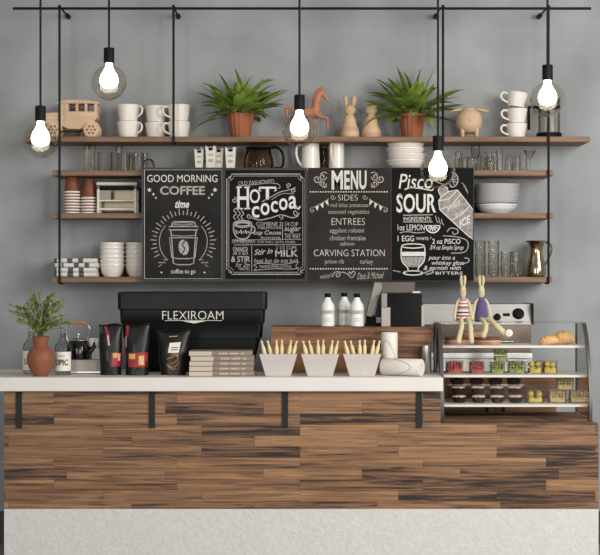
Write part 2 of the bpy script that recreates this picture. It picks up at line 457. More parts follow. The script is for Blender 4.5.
# ---------------------------------------------------------------- chalkboards
BY = SF - .034
class Board:
    def __init__(s, x0, x1, y0, y1, ox, oy, sc_, label, m, fm, fw=.006):
        s.s = S(BY); s.ox, s.oy, s.k = ox, oy, sc_
        s.X0 = PX(x0, BY); s.Z1 = PZ(y1, BY)
        s.w = (x1 - x0) * s.s; s.h = (y1 - y0) * s.s
        s.x0, s.y1 = x0, y1
        s.o = thing('chalkboard', label, 'chalkboard', (s.X0, BY + .02, s.Z1), group='chalkboards hung across the shelves')
        MB().box(0, s.w, -.016, 0, 0, s.h).build('panel', m, s.o, smooth=0)
        f = MB()
        for a in ((0, s.w, 0, fw), (0, s.w, s.h - fw, s.h), (0, fw, fw, s.h - fw), (s.w - fw, s.w, fw, s.h - fw)):
            f.box(a[0], a[1], -.02, -.016, a[2], a[3])
        f.build('frame', fm, s.o, smooth=0)
        s.y = -.0166; s.tm = CHALK
    def P(s, c):                     # crop reading -> board metres
        px = s.ox + c[0] / s.k; py = s.oy + c[1] / s.k
        return ((px - s.x0) * s.s, (s.y1 - py) * s.s)
    def T(s, mb, txt, x0, x1, yt, yb, **kw):
        a = s.P((x0, yb)); b = s.P((x1, yt))
        mb = MB(); text_at(mb, txt, a[0], b[0], a[1], b[1], kw.pop('dy', 0) + s.y, **kw)
        mb.build('chalk_letter' if len(txt) == 1 else 'chalk_words', s.tm, s.o, smooth=0)
    def R(s, mb, pts, w=4, n=5, closed=False, smooth=True, dy=0):
        p3 = [(p[0], p[1], 0) for p in pts]
        q = cr(p3, n, closed) if smooth and len(pts) > 2 else [V(p) for p in p3]
        ww = [x / s.k * s.s for x in w] if isinstance(w, list) else w / s.k * s.s
        ribbon(mb, [s.P((p.x, p.y)) for p in q], ww, s.y + dy, closed)
    def E(s, mb, c, rx, ry, w=4, a0=0, a1=360, dy=0):
        pts = [(c[0] + rx * cos(R(a0 + (a1 - a0) * i / 28)), c[1] + ry * sin(R(a0 + (a1 - a0) * i / 28))) for i in range(29)]
        ribbon(mb, [s.P(p) for p in pts], w / s.k * s.s, s.y + dy)
    def F(s, mb, pts, dy=0):
        q = [s.P(p) for p in pts]
        mb.add([(p[0], s.y + dy, p[1]) for p in q], [tuple(range(len(q)))])
    def D(s, mb, c, r, n=10, dy=0):
        s.F(mb, [(c[0] + r * cos(2 * pi * i / n), c[1] + r * sin(2 * pi * i / n)) for i in range(n)], dy)
    def spiral(s, mb, c, r, turns, a0, w=4, dirn=1):
        n = 26
        pts = [(c[0] + r * (1 - .85 * i / n) * cos(R(a0) + dirn * turns * 2 * pi * i / n), c[1] + r * (1 - .85 * i / n) * sin(R(a0) + dirn * turns * 2 * pi * i / n)) for i in range(n + 1)]
        ribbon(mb, [s.P(p) for p in pts], w / s.k * s.s, s.y)
def star(c, r): return [(c[0] + (r if i % 2 == 0 else r * .42) * sin(pi * i / 5), c[1] - (r if i % 2 == 0 else r * .42) * cos(pi * i / 5)) for i in range(10)]

# board with the paper cup drawing
b = Board(141.7, 223, 167.5, 281.5, 140, 165, 4.624, 'chalkboard reading GOOD MORNING COFFEE time with a chalk paper cup', CHALKB, FRAMEG)
m = MB(); b.R(m, [(20, 22), (378, 22), (378, 526), (20, 526)], 4.5, closed=True, smooth=False)
m.build('chalk_border', CHALKS, b.o, smooth=0)
b.T(m, 'GOOD MORNING', 33, 358, 45, 79, bold=.0)
b.tm = CHALKS; b.T(m, 'COFFEE', 92, 300, 97, 138, bold=.025); b.tm = CHALK
b.T(m, 'time', 162, 228, 164, 199, bold=.03, shear=.25)
b.T(m, 'coffee to go', 143, 256, 481, 508, bold=.0)
for c, r in (((43, 115), 12), ((347, 115), 12), ((62, 135), 7.5), ((73, 152), 6), ((333, 136), 7.5), ((318, 152), 6)):
    m = MB(); b.F(m, star(c, r)); m.build('chalk_star', CHALK, b.o, smooth=0)
for c in ((99, 497), (298, 497)): m = MB(); b.D(m, c, 4); m.build('chalk_dot', CHALK, b.o, smooth=0)
m = MB()
for i in range(31):
    a = R(152 + i * 236 / 30); r0 = 124; r1 = 153 if i % 2 == 0 else 143
    b.R(m, [(200 + r0 * cos(a), 355 + r0 * sin(a)), (200 + r1 * cos(a), 355 + r1 * sin(a))], 4)
m.build('chalk_rays', CHALKS, b.o, smooth=0)
for a0, a1 in ((130, 222), (-42, 50)): m = MB(); b.E(m, (200, 355), 111, 111, 3.2, a0, a1); m.build('chalk_arc', CHALKS, b.o, smooth=0)
for sx in (1, -1):
    f = lambda x: 200 + sx * (x - 200)
    m = MB(); b.R(m, [(f(128), 440), (f(108), 438), (f(118), 452), (f(84), 450), (f(100), 462), (f(84), 470)], 3.5, smooth=False); m.build('chalk_zigzag', CHALKS, b.o, smooth=0)
m = MB()
b.R(m, [(147, 282), (150, 265), (160, 262), (242, 262), (252, 265), (256, 282)], 5, smooth=False)
b.R(m, [(133, 284), (268, 284), (268, 300), (133, 300)], 5, smooth=False, closed=True)
b.E(m, (200, 272), 45, 5, 3)
b.R(m, [(142, 302), (146, 335), (154, 455), (175, 461), (228, 461), (248, 455), (256, 335), (259, 302)], 5, smooth=False)
b.R(m, [(136, 336), (265, 336), (254, 428), (225, 433), (175, 433), (147, 428)], 5, smooth=False, closed=True)
b.E(m, (200, 322), 56, 6, 3, 0, 180)
n = 20
b.F(m, [(202 + 24 * cos(2 * pi * i / n) + 3 * sin(2 * pi * i / n), 381 + 36 * sin(2 * pi * i / n)) for i in range(n)])
m.build('chalk_cup_drawing', CHALKS, b.o, smooth=0)
m = MB(); b.R(m, [(212, 347), (196, 368), (206, 388), (192, 415)], 5, dy=-.0004)
m.build('bean_crease', CHALKB, b.o, smooth=0)

# board with the cocoa recipe
b = Board(223, 307.2, 167.8, 281.3, 222, 170, 5.045, 'chalkboard reading HOT COCOA with a recipe and a steaming cup drawing', CHALKD, FRAMEB, .012)
m = MB()
for o_, w in ((0, 5), (10, 2.5)):
    l, r, t, bt = 24 + o_, 418 - o_, 20 + o_, 526 - o_; q = 24
    b.R(m, [(l + q, t), (r - q, t), (r - q, t + q * .4), (r - q * .4, t + q), (r, t + q), (r, bt - q), (r - q * .4, bt - q), (r - q, bt - q * .4), (r - q, bt),
            (l + q, bt), (l + q, bt - q * .4), (l + q * .4, bt - q), (l, bt - q), (l, t + q), (l + q * .4, t + q), (l + q, t + q * .4)], w, closed=True, smooth=False)
for c in ((40, 36), (402, 36), (40, 510), (402, 510)): b.spiral(m, c, 9, 1, 40, 3)
m.build('chalk_border', CHALKS, b.o, smooth=0)
m = MB(); b.tm = CHALK
def serif(mb, ch, x0, x1, yt, yb, bold, rot=0): b.T(mb, ch, x0, x1, yt, yb, bold=bold, rot=rot)
serif(m, 'H', 77, 136, 88, 195, .012)
for x in (77, 118):
    b.R(m, [(x - 6, 88), (x + 22, 86)], 7); b.R(m, [(x - 6, 195), (x + 24, 194)], 7)
serif(m, 'O', 139, 192, 96, 168, .012); serif(m, 'T', 190, 268, 84, 150, .012)
for ch, x0, x1, yt, yb in (('c', 150, 188, 182, 241), ('o', 194, 240, 165, 228), ('c', 246, 282, 156, 214), ('o', 287, 331, 142, 203), ('a', 336, 378, 130, 196)):
    serif(m, ch, x0, x1, yt, yb, .014)
b.R(m, [(374, 188), (386, 196), (394, 182)], 7)
b.R(m, [(190, 84), (188, 100), (196, 106)], 6); b.R(m, [(268, 84), (272, 100), (264, 106)], 6)
m.build('chalk_serifs', CHALK, b.o, smooth=0)
b.tm = CHALKS
m = MB()
b.T(m, 'OLD FASHIONED', 82, 262, 52, 72, rot=.06)
b.R(m, [(75, 82), (140, 76), (240, 66), (285, 72), (292, 90), (276, 92)], 3)
b.spiral(m, (62, 152), 16, 1.3, 270, 4); b.spiral(m, (338, 78), 14, 1.2, 90, 4); b.spiral(m, (362, 106), 14, 1.2, 90, 4)
b.R(m, [(200, 160), (240, 140), (290, 112), (340, 100), (372, 88)], 4); b.R(m, [(250, 150), (300, 120), (350, 120)], 3)
b.R(m, [(150, 240), (190, 252), (250, 240), (300, 226), (350, 240), (382, 232), (376, 212)], 5)
b.spiral(m, (136, 232), 14, 1.2, 0, 4); b.spiral(m, (296, 236), 14, 1.2, 90, 4, -1); b.spiral(m, (372, 214), 18, 1.1, 0, 4)
m.build('chalk_flourish', CHALKS, b.o, smooth=0)
m = MB()
for x in (68, 88, 106):
    b.R(m, [(x, 250), (x - 10, 235), (x + 4, 220), (x - 8, 204), (x, 192)], 4.5)
m.build('chalk_steam', CHALKS, b.o, smooth=0)
m = MB()
b.E(m, (104, 272), 46, 17, 6); b.E(m, (104, 274), 36, 10, 9)
b.R(m, [(58, 275), (60, 310), (76, 340), (104, 348), (130, 340), (146, 310), (150, 275)], 6)
b.E(m, (150, 300), 16, 18, 6, -80, 110); b.E(m, (104, 350), 46, 8, 4, 10, 170)
for k in range(6): b.R(m, [(70 + 12 * k, 302 + (k % 2) * 7), (76 + 12 * k, 322 - (k % 2) * 5)], 7)
m.build('chalk_cup_drawing', CHALKS, b.o, smooth=0)
m = MB()
b.T(m, 'COMBINE 2', 172, 300, 262, 281, bold=.0); b.T(m, 'TABLESPOONS', 178, 300, 284, 298, shear=.2)
b.T(m, 'cup Cocoa', 160, 298, 304, 333, bold=.015, shear=.2); b.T(m, 'POWDER', 196, 296, 337, 349)
b.T(m, '1/4 CUP', 318, 384, 262, 284); b.T(m, 'sugar', 314, 396, 290, 316, shear=.3, bold=.01); b.T(m, 'THE WAY', 316, 396, 320, 346)
b.R(m, [(305, 262), (305, 350)], 3); b.R(m, [(50, 352), (200, 352), (400, 350)], 2.5, smooth=False); b.R(m, [(60, 378), (400, 376)], 3)
b.T(m, 'IN A SAUCEPAN', 52, 166, 354, 370, shear=.2); b.T(m, 'STIR WELL UNTIL MIXED', 178, 370, 358, 369)
b.T(m, 'SIMMER', 55, 132, 388, 428); b.T(m, '& STIR', 46, 142, 434, 464, bold=.02); b.T(m, 'for 2m', 70, 140, 466, 490, shear=.3); b.T(m, 'MINUTES', 84, 138, 492, 506)
b.R(m, [(150, 384), (150, 510)], 3)
b.T(m, 'Stir in', 165, 256, 396, 426, shear=.3, bold=.015, rot=.1); b.T(m, '2 1/2 CUPS', 272, 376, 384, 400); b.T(m, 'MILK', 268, 384, 404, 437, bold=.02)
b.T(m, 'heat but do not boil', 164, 380, 446, 468, shear=.2)
b.R(m, [(160, 478), (200, 470), (280, 476), (340, 472), (384, 462), (372, 486), (384, 496), (330, 500), (270, 498), (200, 502), (162, 506), (176, 490)], 3, closed=True)
b.T(m, 'MARSHMALLOWS', 190, 350, 480, 494)
m.build('chalk_lines', CHALKS, b.o, smooth=0)

# menu board
b = Board(307.6, 390.6, 167.8, 281.3, 305, 165, 4.74, 'brownish chalkboard headed MENU listing sides, entrees and carving station', CHALKM, FRAMEB, .003)
m = MB(); b.tm = CHALK
for ch, x0, x1 in (('M', 126, 180), ('E', 186, 212), ('N', 217, 252), ('U', 257, 292)): b.T(m, ch, x0, x1, 26, 116, bold=.03)
for x0, x1 in ((104, 112), (302, 310)): b.R(m, [((x0 + x1) / 2, 28), ((x0 + x1) / 2, 112)], 6)
for sx in (1, -1):
    f = lambda x: 208 + sx * (x - 208)
    m = MB()
    for c, r, a in (((84, 55), 18, 0), ((58, 66), 20, 0), ((86, 88), 16, 0)): b.spiral(m, (f(c[0]), c[1]), r, 1.25, 0 if sx > 0 else 180, 5, sx)
    b.R(m, [(f(104), 40), (f(92), 34), (f(72), 42)], 4); b.R(m, [(f(104), 102), (f(88), 106), (f(66), 88)], 4)
    m.build('chalk_flourish', CHALKS, b.o, smooth=0); m = MB()
    b.R(m, [(f(28), 206), (f(60), 190), (f(90), 174), (f(112), 160)], 3)
    for (p0, p1, p2) in (((46, 196), (66, 186), (60, 218)), ((70, 184), (88, 175), (86, 206)), ((92, 172), (108, 163), (112, 194))):
        mf = MB(); b.F(mf, [(f(p0[0]), p0[1]), (f(p1[0]), p1[1]), (f(p2[0]), p2[1])][::int(sx)]); mf.build('chalk_pennant', CHALK, b.o, smooth=0)
    b.spiral(m, (f(36), 214), 14, 1.1, -60 if sx > 0 else 240, 3.5, -sx); m.build('chalk_bunting_string', CHALKS, b.o, smooth=0)
    m = MB(); b.spiral(m, (f(132), 152), 13, 1.1, 0, 3.5); m.build('chalk_curl', CHALKS, b.o, smooth=0)
for yy in (127, 492):
    m = MB()
    for i in range(31): b.D(m, (26 + i * 12.1, yy), 3.6, 8)
    m.build('chalk_dotted_line', CHALK, b.o, smooth=0)
b.T(m, 'SIDES', 156, 250, 141, 168, bold=-.018); b.T(m, 'ENTREES', 126, 284, 252, 284, bold=-.018); b.T(m, 'CARVING STATION', 42, 378, 401, 432, bold=-.018)
b.tm = CHALKS
m = MB()
b.T(m, 'red bliss potatoes', 120, 300, 180, 205); b.T(m, 'seasonal vegetables', 110, 305, 211, 237)
b.T(m, 'eggplant rollatini', 118, 280, 299, 327); b.T(m, 'chicken francaise', 118, 288, 333, 357); b.T(m, 'salmon', 166, 234, 362, 382)
b.T(m, 'prime rib', 95, 185, 446, 474); b.T(m, 'turkey', 260, 322, 446, 476)
b.T(m, 'enjoy!', 72, 124, 514, 542, rot=.15, shear=.2); b.T(m, 'Dana & Michael', 250, 372, 508, 540, rot=.05, shear=.2)
b.R(m, [(128, 532), (140, 510), (160, 506), (166, 522), (152, 530), (150, 516), (180, 508), (205, 520), (222, 534), (238, 512), (226, 504), (220, 516), (210, 506), (206, 520)], 4)
m.build('chalk_heart_flourish', CHALKS, b.o, smooth=0)

# cocktail board
b = Board(391, 474, 167.5, 281.3, 388, 165, 4.744, 'chalkboard reading Pisco SOUR with a shaker and a glass drawing', CHALKD, FRAMEB, .003)
m = MB()
b.T(m, 'Pisco', 56, 214, 42, 112, bold=.004, shear=.15)
b.R(m, [(78, 116), (110, 108), (160, 112), (205, 120), (216, 112)], [3, 6, 8, 6, 3] + [5] * 16)
b.T(m, 'SOUR', 40, 228, 136, 226, bold=.02)
b.T(m, 'INGREDIENTS:', 74, 206, 246, 264); b.R(m, [(72, 238), (212, 236)], 2.5); b.R(m, [(72, 270), (212, 270)], 2.5)
b.T(m, '1oz LEMON', 46, 174, 282, 310, bold=.0); b.T(m, '1 EGG', 46, 124, 335, 362, bold=.005); b.T(m, 'WHITE', 134, 192, 342, 356)
b.T(m, '2 oz PISCO', 210, 344, 350, 374, bold=.005); b.T(m, '3/4 oz Simple Syrup', 200, 358, 380, 408, shear=.25)
b.T(m, 'pour into a', 196, 318, 430, 456, shear=.3); b.T(m, 'whiskey glass', 206, 362, 454, 480, shear=.3)
b.T(m, '& garnish with', 170, 346, 478, 504, shear=.3); b.T(m, 'BITTERS', 226, 354, 506, 520, bold=.0)
m.build('chalk_underlines', CHALK, b.o, smooth=0)
m = MB(); b.R(m, [(52, 146), (62, 142), (70, 150)], 3, dy=-.0004)
for x0, x1 in ((56, 70), (104, 112), (150, 158), (198, 206)): b.R(m, [(x0, 160), (x1, 206)], 3, dy=-.0004)
m.build('chalk_letter_shading', CHALKD, b.o, smooth=0)
m = MB()
b.F(m, [(238, 122), (244, 106), (262, 98), (282, 108), (286, 126), (330, 118), (404, 212), (404, 352), (380, 336), (300, 262), (246, 212), (240, 170), (252, 152)][::-1])
m.build('chalk_shaker_fill', CHALKG, b.o, smooth=0)
m = MB()
for pts in ([(238, 122), (244, 106), (262, 98), (282, 108), (286, 126), (252, 152), (238, 122)], [(286, 126), (330, 118), (404, 212)], [(252, 152), (240, 170), (246, 212), (300, 262), (380, 336), (404, 352)],
            [(240, 170), (290, 160), (330, 118)], [(246, 212), (300, 190), (345, 140)], [(300, 262), (350, 235), (388, 192)]):
    b.R(m, pts, 4, smooth=False, dy=-.0005)
m.build('chalk_shaker_outline', CHALK, b.o, smooth=0)
m = MB()
b.T(m, 'SHAKE', 282, 342, 178, 206, rot=-.5 * -1, bold=.01, dy=-.0005); b.T(m, 'WITH', 318, 360, 222, 240, rot=.5, dy=-.0005); b.T(m, 'ICE', 340, 390, 248, 286, rot=.5, bold=.02, dy=-.0005)
b.E(m, (306, 70), 26, 34, 5, -100, 120)
for a in range(-80, 100, 36): b.R(m, [(304, 72), (306 + 22 * cos(R(a)), 70 + 28 * sin(R(a)))], 4)
b.R(m, [(228, 78), (262, 92), (290, 88), (304, 104)], 4)
m.build('chalk_lemon_slice', CHALKS, b.o, smooth=0)
m = MB()
b.E(m, (213, 288), 33, 33, 6, 0, 180); b.R(m, [(180, 288), (246, 288)], 5)
for a in (30, 60, 90, 120, 150): b.R(m, [(213, 290), (213 + 27 * cos(R(a)), 288 + 27 * sin(R(a)))], 5)
m.build('chalk_half_lemon', CHALK, b.o, smooth=0)
m = MB()
for k in range(3): b.R(m, [(226 + 14 * k, 240 + 8 * k), (230 + 14 * k, 260 + 7 * k), (238 + 14 * k, 276 + 5 * k)], 3.5); b.R(m, [(350 + 8 * k, 84 + 16 * k), (366 + 5 * k, 100 + 10 * k), (368 + 5 * k, 116 + 10 * k)], 3)
b.R(m, [(56, 322), (90, 316), (140, 322), (176, 318)], 4); b.R(m, [(280, 318), (296, 300), (326, 304), (332, 322), (312, 328), (306, 316)], 4.5)
b.R(m, [(260, 336), (320, 340), (372, 356), (380, 388), (360, 414), (300, 418)], 4); b.R(m, [(206, 340), (200, 352)], 3)
b.R(m, [(362, 440), (384, 446), (378, 462), (352, 468)], 4)
m.build('chalk_swirls', CHALKS, b.o, smooth=0)
m = MB()
b.E(m, (119, 384), 54, 10, 5)
b.R(m, [(65, 384), (62, 420), (68, 458), (92, 486), (94, 500), (78, 512)], 5); b.R(m, [(173, 384), (176, 420), (170, 458), (146, 486), (144, 500), (162, 512)], 5)
b.E(m, (119, 512), 46, 10, 5)
b.F(m, [(66, 412), (174, 412), (173, 432), (66, 432)][::-1])
m.build('chalk_glass_drawing', CHALK, b.o, smooth=0)
m = MB(); b.F(m, [(67, 436), (172, 436), (168, 458), (146, 484), (96, 484), (72, 458)][::-1], dy=.0002); m.build('chalk_liquid', CHALKG, b.o, smooth=0)
m = MB()
for k in range(5): b.R(m, [(74 + k * 20, 436), (78 + k * 18, 456), (86 + k * 15, 474)], 5)
m.build('chalk_glass_shading', CHALKS, b.o, smooth=0)
for pts, w in (([(24, 500), (60, 508)], 4), ([(168, 514), (204, 500), (214, 510), (180, 520)], 6)):
    m = MB(); b.R(m, pts, w); m.build('chalk_swash', CHALKS, b.o, smooth=0)

# ---------------------------------------------------------------- things on the shelves
IY = -.125
s_ = S(IY)
def at(px, zt, y=IY): return (PX(px, y), y, zt + .0004)

def make_mug(rt, rb, h, label, group, loc, rz, m=CERAM, hs=1.0):
    o = thing('mug', label, 'mug', loc, rz, group)
    t = .004
    MB().lathe([(rb * .9, 0), (rb, .003), (rb + (rt - rb) * .5, h * .45), (rt, h - .002), (rt - .002, h), (rt - t, h - .002), (rb + (rt - rb) * .5 - t, h * .45), (rb - t, .008), (0, .007)], 32).build('body', m, o)
    k = hs
    hp = cr([(rt - .004, 0, h * .84), (rt + .018 * k, 0, h * .88), (rt + .030 * k, 0, h * .68), (rt + .022 * k, 0, h * .42), (rb + (rt - rb) * .3 - .001, 0, h * .24)], 5)
    MB().tube(hp, .0055, 8).build('handle', m, o)
    return o
MH = .0872
mug0 = make_mug(.0585, .046, MH, 'lower white mug of the pair beside the wooden toy car', 'white mugs in pairs on the top shelf', at(128.3, Z1), R(-32))
dz = MH + .0006
dup(mug0, (PX(128.3, IY), IY, Z1 + dz), 'upper white mug of the pair beside the wooden toy car', (0, 0, R(-30)))
dup(mug0, at(156, Z1, -.075), 'lower white mug of the middle pair, handle turned away', (0, 0, R(60)))
dup(mug0, (PX(156, -.075), -.075, Z1 + dz), 'upper white mug of the middle pair, handle turned away', (0, 0, R(62)))
dup(mug0, at(179, Z1), 'lower white mug behind the hanging rod, nearest the left fern', (0, 0, R(205)))
dup(mug0, (PX(179, IY), IY, Z1 + dz), 'upper white mug behind the hanging rod, nearest the left fern', (0, 0, R(203)))
g3 = 'white cups stacked three high'
c0 = make_mug(.0545, .042, .077, 'bottom white cup of the three high stack near the french press', g3, at(516.5, Z1), R(195), hs=1.05)
dup(c0, (PX(517, IY), IY, Z1 + .078), 'middle white cup of the three high stack near the french press', (0, 0, R(195)))
c = dup(c0, (PX(515.6, IY), IY, Z1 + .162), 'tilted top white cup of the three high stack near the french press', (0, R(-8), R(190)))

# wooden toy car
t = thing('toy_car', 'pale wooden toy vintage car with round spoked wheels on top shelf', 'toy', at(74, Z1))
def tc(px, py): return ((px - 74) * s_, (138.8 - py) * s_)
body = [tc(*p) for p in ((59.5, 103.5), (64, 101.8), (76, 101.2), (90, 102), (99, 103), (99.5, 105), (98.2, 106), (98.2, 119), (95, 122), (90, 124), (86, 128.5), (80, 130), (69, 129.5), (63, 127), (59.8, 121))]
# the near side with its three window openings is a frame of panels
mb = MB()
mb.prism([tc(*p) for p in ((60, 112.5), (98.2, 112.5), (98.2, 119), (95, 122), (90, 124), (86, 128.5), (80, 130), (69, 129.5), (63, 127), (59.8, 121))], -.045, .045)
for x0, x1 in ((60, 69.7), (77, 79), (86, 88.2), (95.5, 98.2)):
    a = tc(x0, 112.6); c = tc(x1, 104.5); mb.box(a[0], c[0], -.045, .045, a[1], c[1])
mb.build('cabin', TOYW, t, smooth=30)
MB().prism([tc(*p) for p in ((58.5, 104.8), (58.8, 102.8), (66, 101.4), (78, 100.9), (90, 101.6), (99.8, 103.2), (99.8, 105), (90, 104.6), (66, 104.6))], -.052, .052).build('roof', TOYW, t, smooth=30)
MB().prism([tc(*p) for p in ((45.5, 114.2), (58, 113.2), (60, 114), (60, 128), (52, 131), (46, 131), (44.5, 124))], -.034, .034).build('hood', TOYW, t, smooth=30)
MB().prism([tc(*p) for p in ((45, 129), (96, 129), (96, 131.2), (45, 131.2))], -.03, .03).build('chassis', TOYD, t, smooth=30)
def wheel_mb(cx, cy, rr, y):
    a = tc(cx, cy); r = rr * s_; mb = MB(); mx = M4.Translation((a[0], y, a[1])) @ M4.Rotation(R(90), 4, 'X')
    mb.lathe([(r * .9, -.006), (r, -.005), (r, .005), (r * .9, .006)], 28, mx)
    mb.cur = 1
    for i in range(6):
        q = i * pi / 3
        mb.lathe([(r * .15, .0055), (r * .15, .0068)], 10, mx @ M4.Translation((r * .5 * cos(q), r * .5 * sin(q), 0)))
    mb.lathe([(r * .1, .0055), (r * .1, .0075)], 10, mx)
    return mb
for cx, rr, y in ((92.7, 7.6, -.055), (54.8, 7.6, -.055), (92.7, 7.6, .055), (54.8, 7.6, .055), (84, 4, .02)):
    wheel_mb(cx, 138.6 - rr, rr, y).build('wheel', [TOYW, TOYD], t)
for cx in (92.7, 54.8):
    pts = [(tc(cx, 131)[0] + 9 * s_ * cos(a), tc(cx, 131)[1] + 9 * s_ * sin(a)) for a in [R(q) for q in range(-5, 176, 12)]]
    mb = MB(); mb.prism(pts + [(p[0] * .86 + tc(cx, 131)[0] * .14, p[1] * .86 + tc(cx, 131)[1] * .14) for p in pts[::-1]], -.047, -.036)
    mb.build('mudguard', TOYW, t, smooth=30)
MB().box(-.005, .005, -.062, .062, .036, .042, M4.Translation((tc(92.7, 131)[0], 0, 0))).build('axle', TOYD, t)

# ferns
def blade(mb, base, az, el, L, W, droop, fold=.25, n=8, stalk=0):
    d = V((cos(az), sin(az), 0)); side = V((-sin(az), cos(az), 0))
    p = V(base); ang = el; pts = []
    for i in range(n + 1):
        pts.append((p.copy(), ang)); st = L / n
        p = p + d * (st * cos(ang)) + V((0, 0, st * sin(ang))); ang -= droop / n * (.4 + 1.2 * i / n)
    vs = []
    for i, (q, a) in enumerate(pts):
        t = i / n
        if stalk: tt = max(0, (t - stalk) / (1 - stalk)); w = W * .5 * (sin(pi * min(1, tt ** .75)) ** .85 if 0 < tt < 1 else 0) + .0016 * (1 - t)
        else: w = W * (sin(pi * min(1, t ** .8 * .96 + .04)) ** .8) * .5 + .0012 * (1 - t)
        up = -d * sin(a) + V((0, 0, cos(a)))
        vs += [q - side * w + up * (w * fold), q, q + side * w + up * (w * fold)]
    fs = []
    for i in range(n):
        a = i * 3
        fs += [(a, a + 1, a + 4, a + 3), (a + 1, a + 2, a + 5, a + 4)]
    mb.add(vs, fs)
def fern(px, label, seed, big):
    rnd = random.Random(seed)
    o = thing('potted_fern', label, 'plant', at(px, Z1, -.14), group='leafy plants in fluted terracotta pots')
    H = .126
    MB().lathe([(.048, 0), (.051, .004), (.066, H - .012), (.0675, H), (.063, H), (.06, H - .014), (.0, H - .02)], 96, flute=lambda a: .022 * cos(16 * a)).build('pot', TERRAP, o)
    MB().lathe([(.061, H - .02), (.04, H - .013), (0, H - .011)], 24).build('soil', SOIL, o)
    mb = MB()
    for i in range(112):
        ring = i / 112
        az = i * 2.39996 + rnd.uniform(-.3, .3)
        el = R(86 - 86 * ring ** 1.05 + rnd.uniform(-12, 12))
        L = rnd.uniform(.175, .25)
        # the wall side is close: shorter there
        if sin(az) > .3: L *= .55
        elif sin(az) < -.6: L *= .8
        elif abs(sin(az)) < .5: L *= 1.12
        rr = .035 * math.sqrt(ring)
        blade(mb, (rr * cos(az), rr * sin(az), H - .01), az, el, L, rnd.uniform(.044, .066), R(rnd.uniform(0, 70)), fold=rnd.uniform(.1, .5), n=11, stalk=rnd.uniform(.2, .36))
    mb.build('leaves', LEAF, o, smooth=60)
fern(240.5, 'leafy green fern in terracotta pot, left of the wooden horse', 3, 1)
fern(412, 'leafy green fern in terracotta pot, right of the cat figurine', 11, 1)

# wooden horse
hx = thing('horse_figurine', 'reddish brown wooden prancing horse figurine with curled tail', 'figurine', at(308, Z1, -.12))
def hp(px, py, y=0): return ((px - 308) * s_, y, (138.6 - py) * s_)
mb = MB()
def limb(pts, rs):
    p = cr(pts, 4); n = len(p); k = len(rs) - 1
    rr = []
    for i in range(n):
        u = i / (n - 1) * k; j = min(k - 1, int(u)); rr.append((rs[j] * (1 - (u - j)) + rs[j + 1] * (u - j)) * s_)
    mb.tube(p, rr, 10)
limb([hp(296, 112), hp(302, 112.5), hp(309, 112.5), hp(316, 112.5), hp(319.5, 113)], [4.2, 5.4, 5.4, 5.6, 3.8])
limb([hp(314.5, 114), hp(316, 105), hp(318, 97), hp(320.5, 91.5)], [6, 4.6, 3.4, 3.0])
limb([hp(319.5, 90.5), hp(323, 93), hp(326, 97.5), hp(328.6, 101.4)], [3.2, 3.0, 2.1, 1.5])
limb([hp(321, 89.5), hp(322, 87), hp(322.6, 85)], [1.4, 1.0, .4])
limb([hp(314, 108), hp(313.5, 101), hp(316.5, 93), hp(319.5, 88.5)], [1.8, 2.0, 2.0, 1.4])
limb([hp(318, 115, -.012), hp(323, 117.5, -.014), hp(326.8, 118, -.014), hp(327.6, 123.5, -.014), hp(327, 130.5, -.014)], [3.4, 2.2, 1.7, 1.2, 1.5])
limb([hp(315, 114, .012), hp(314.5, 122, .013), hp(314.8, 130, .013), hp(315, 138, .013)], [3.6, 2, 1.3, 1.7])
limb([hp(297, 113, -.012), hp(294.5, 120, -.014), hp(291.5, 126, -.014), hp(292, 132, -.014), hp(290.5, 138, -.014)], [4.4, 3, 1.7, 1.3, 1.8])
limb([hp(298.5, 113, .012), hp(300, 121, .014), hp(302, 127, .014), hp(300, 138, .014)], [4.2, 2.8, 1.6, 1.8])
limb([hp(293.5, 110.5), hp(290.5, 106.8), hp(287.2, 107), hp(286.2, 111), hp(287.2, 115.8), hp(289.5, 117)], [1.6, 1.7, 1.7, 1.6, 1.4, .6])
mb.build('body', HORSE, hx, mods=[('remesh', .0035, 4)])

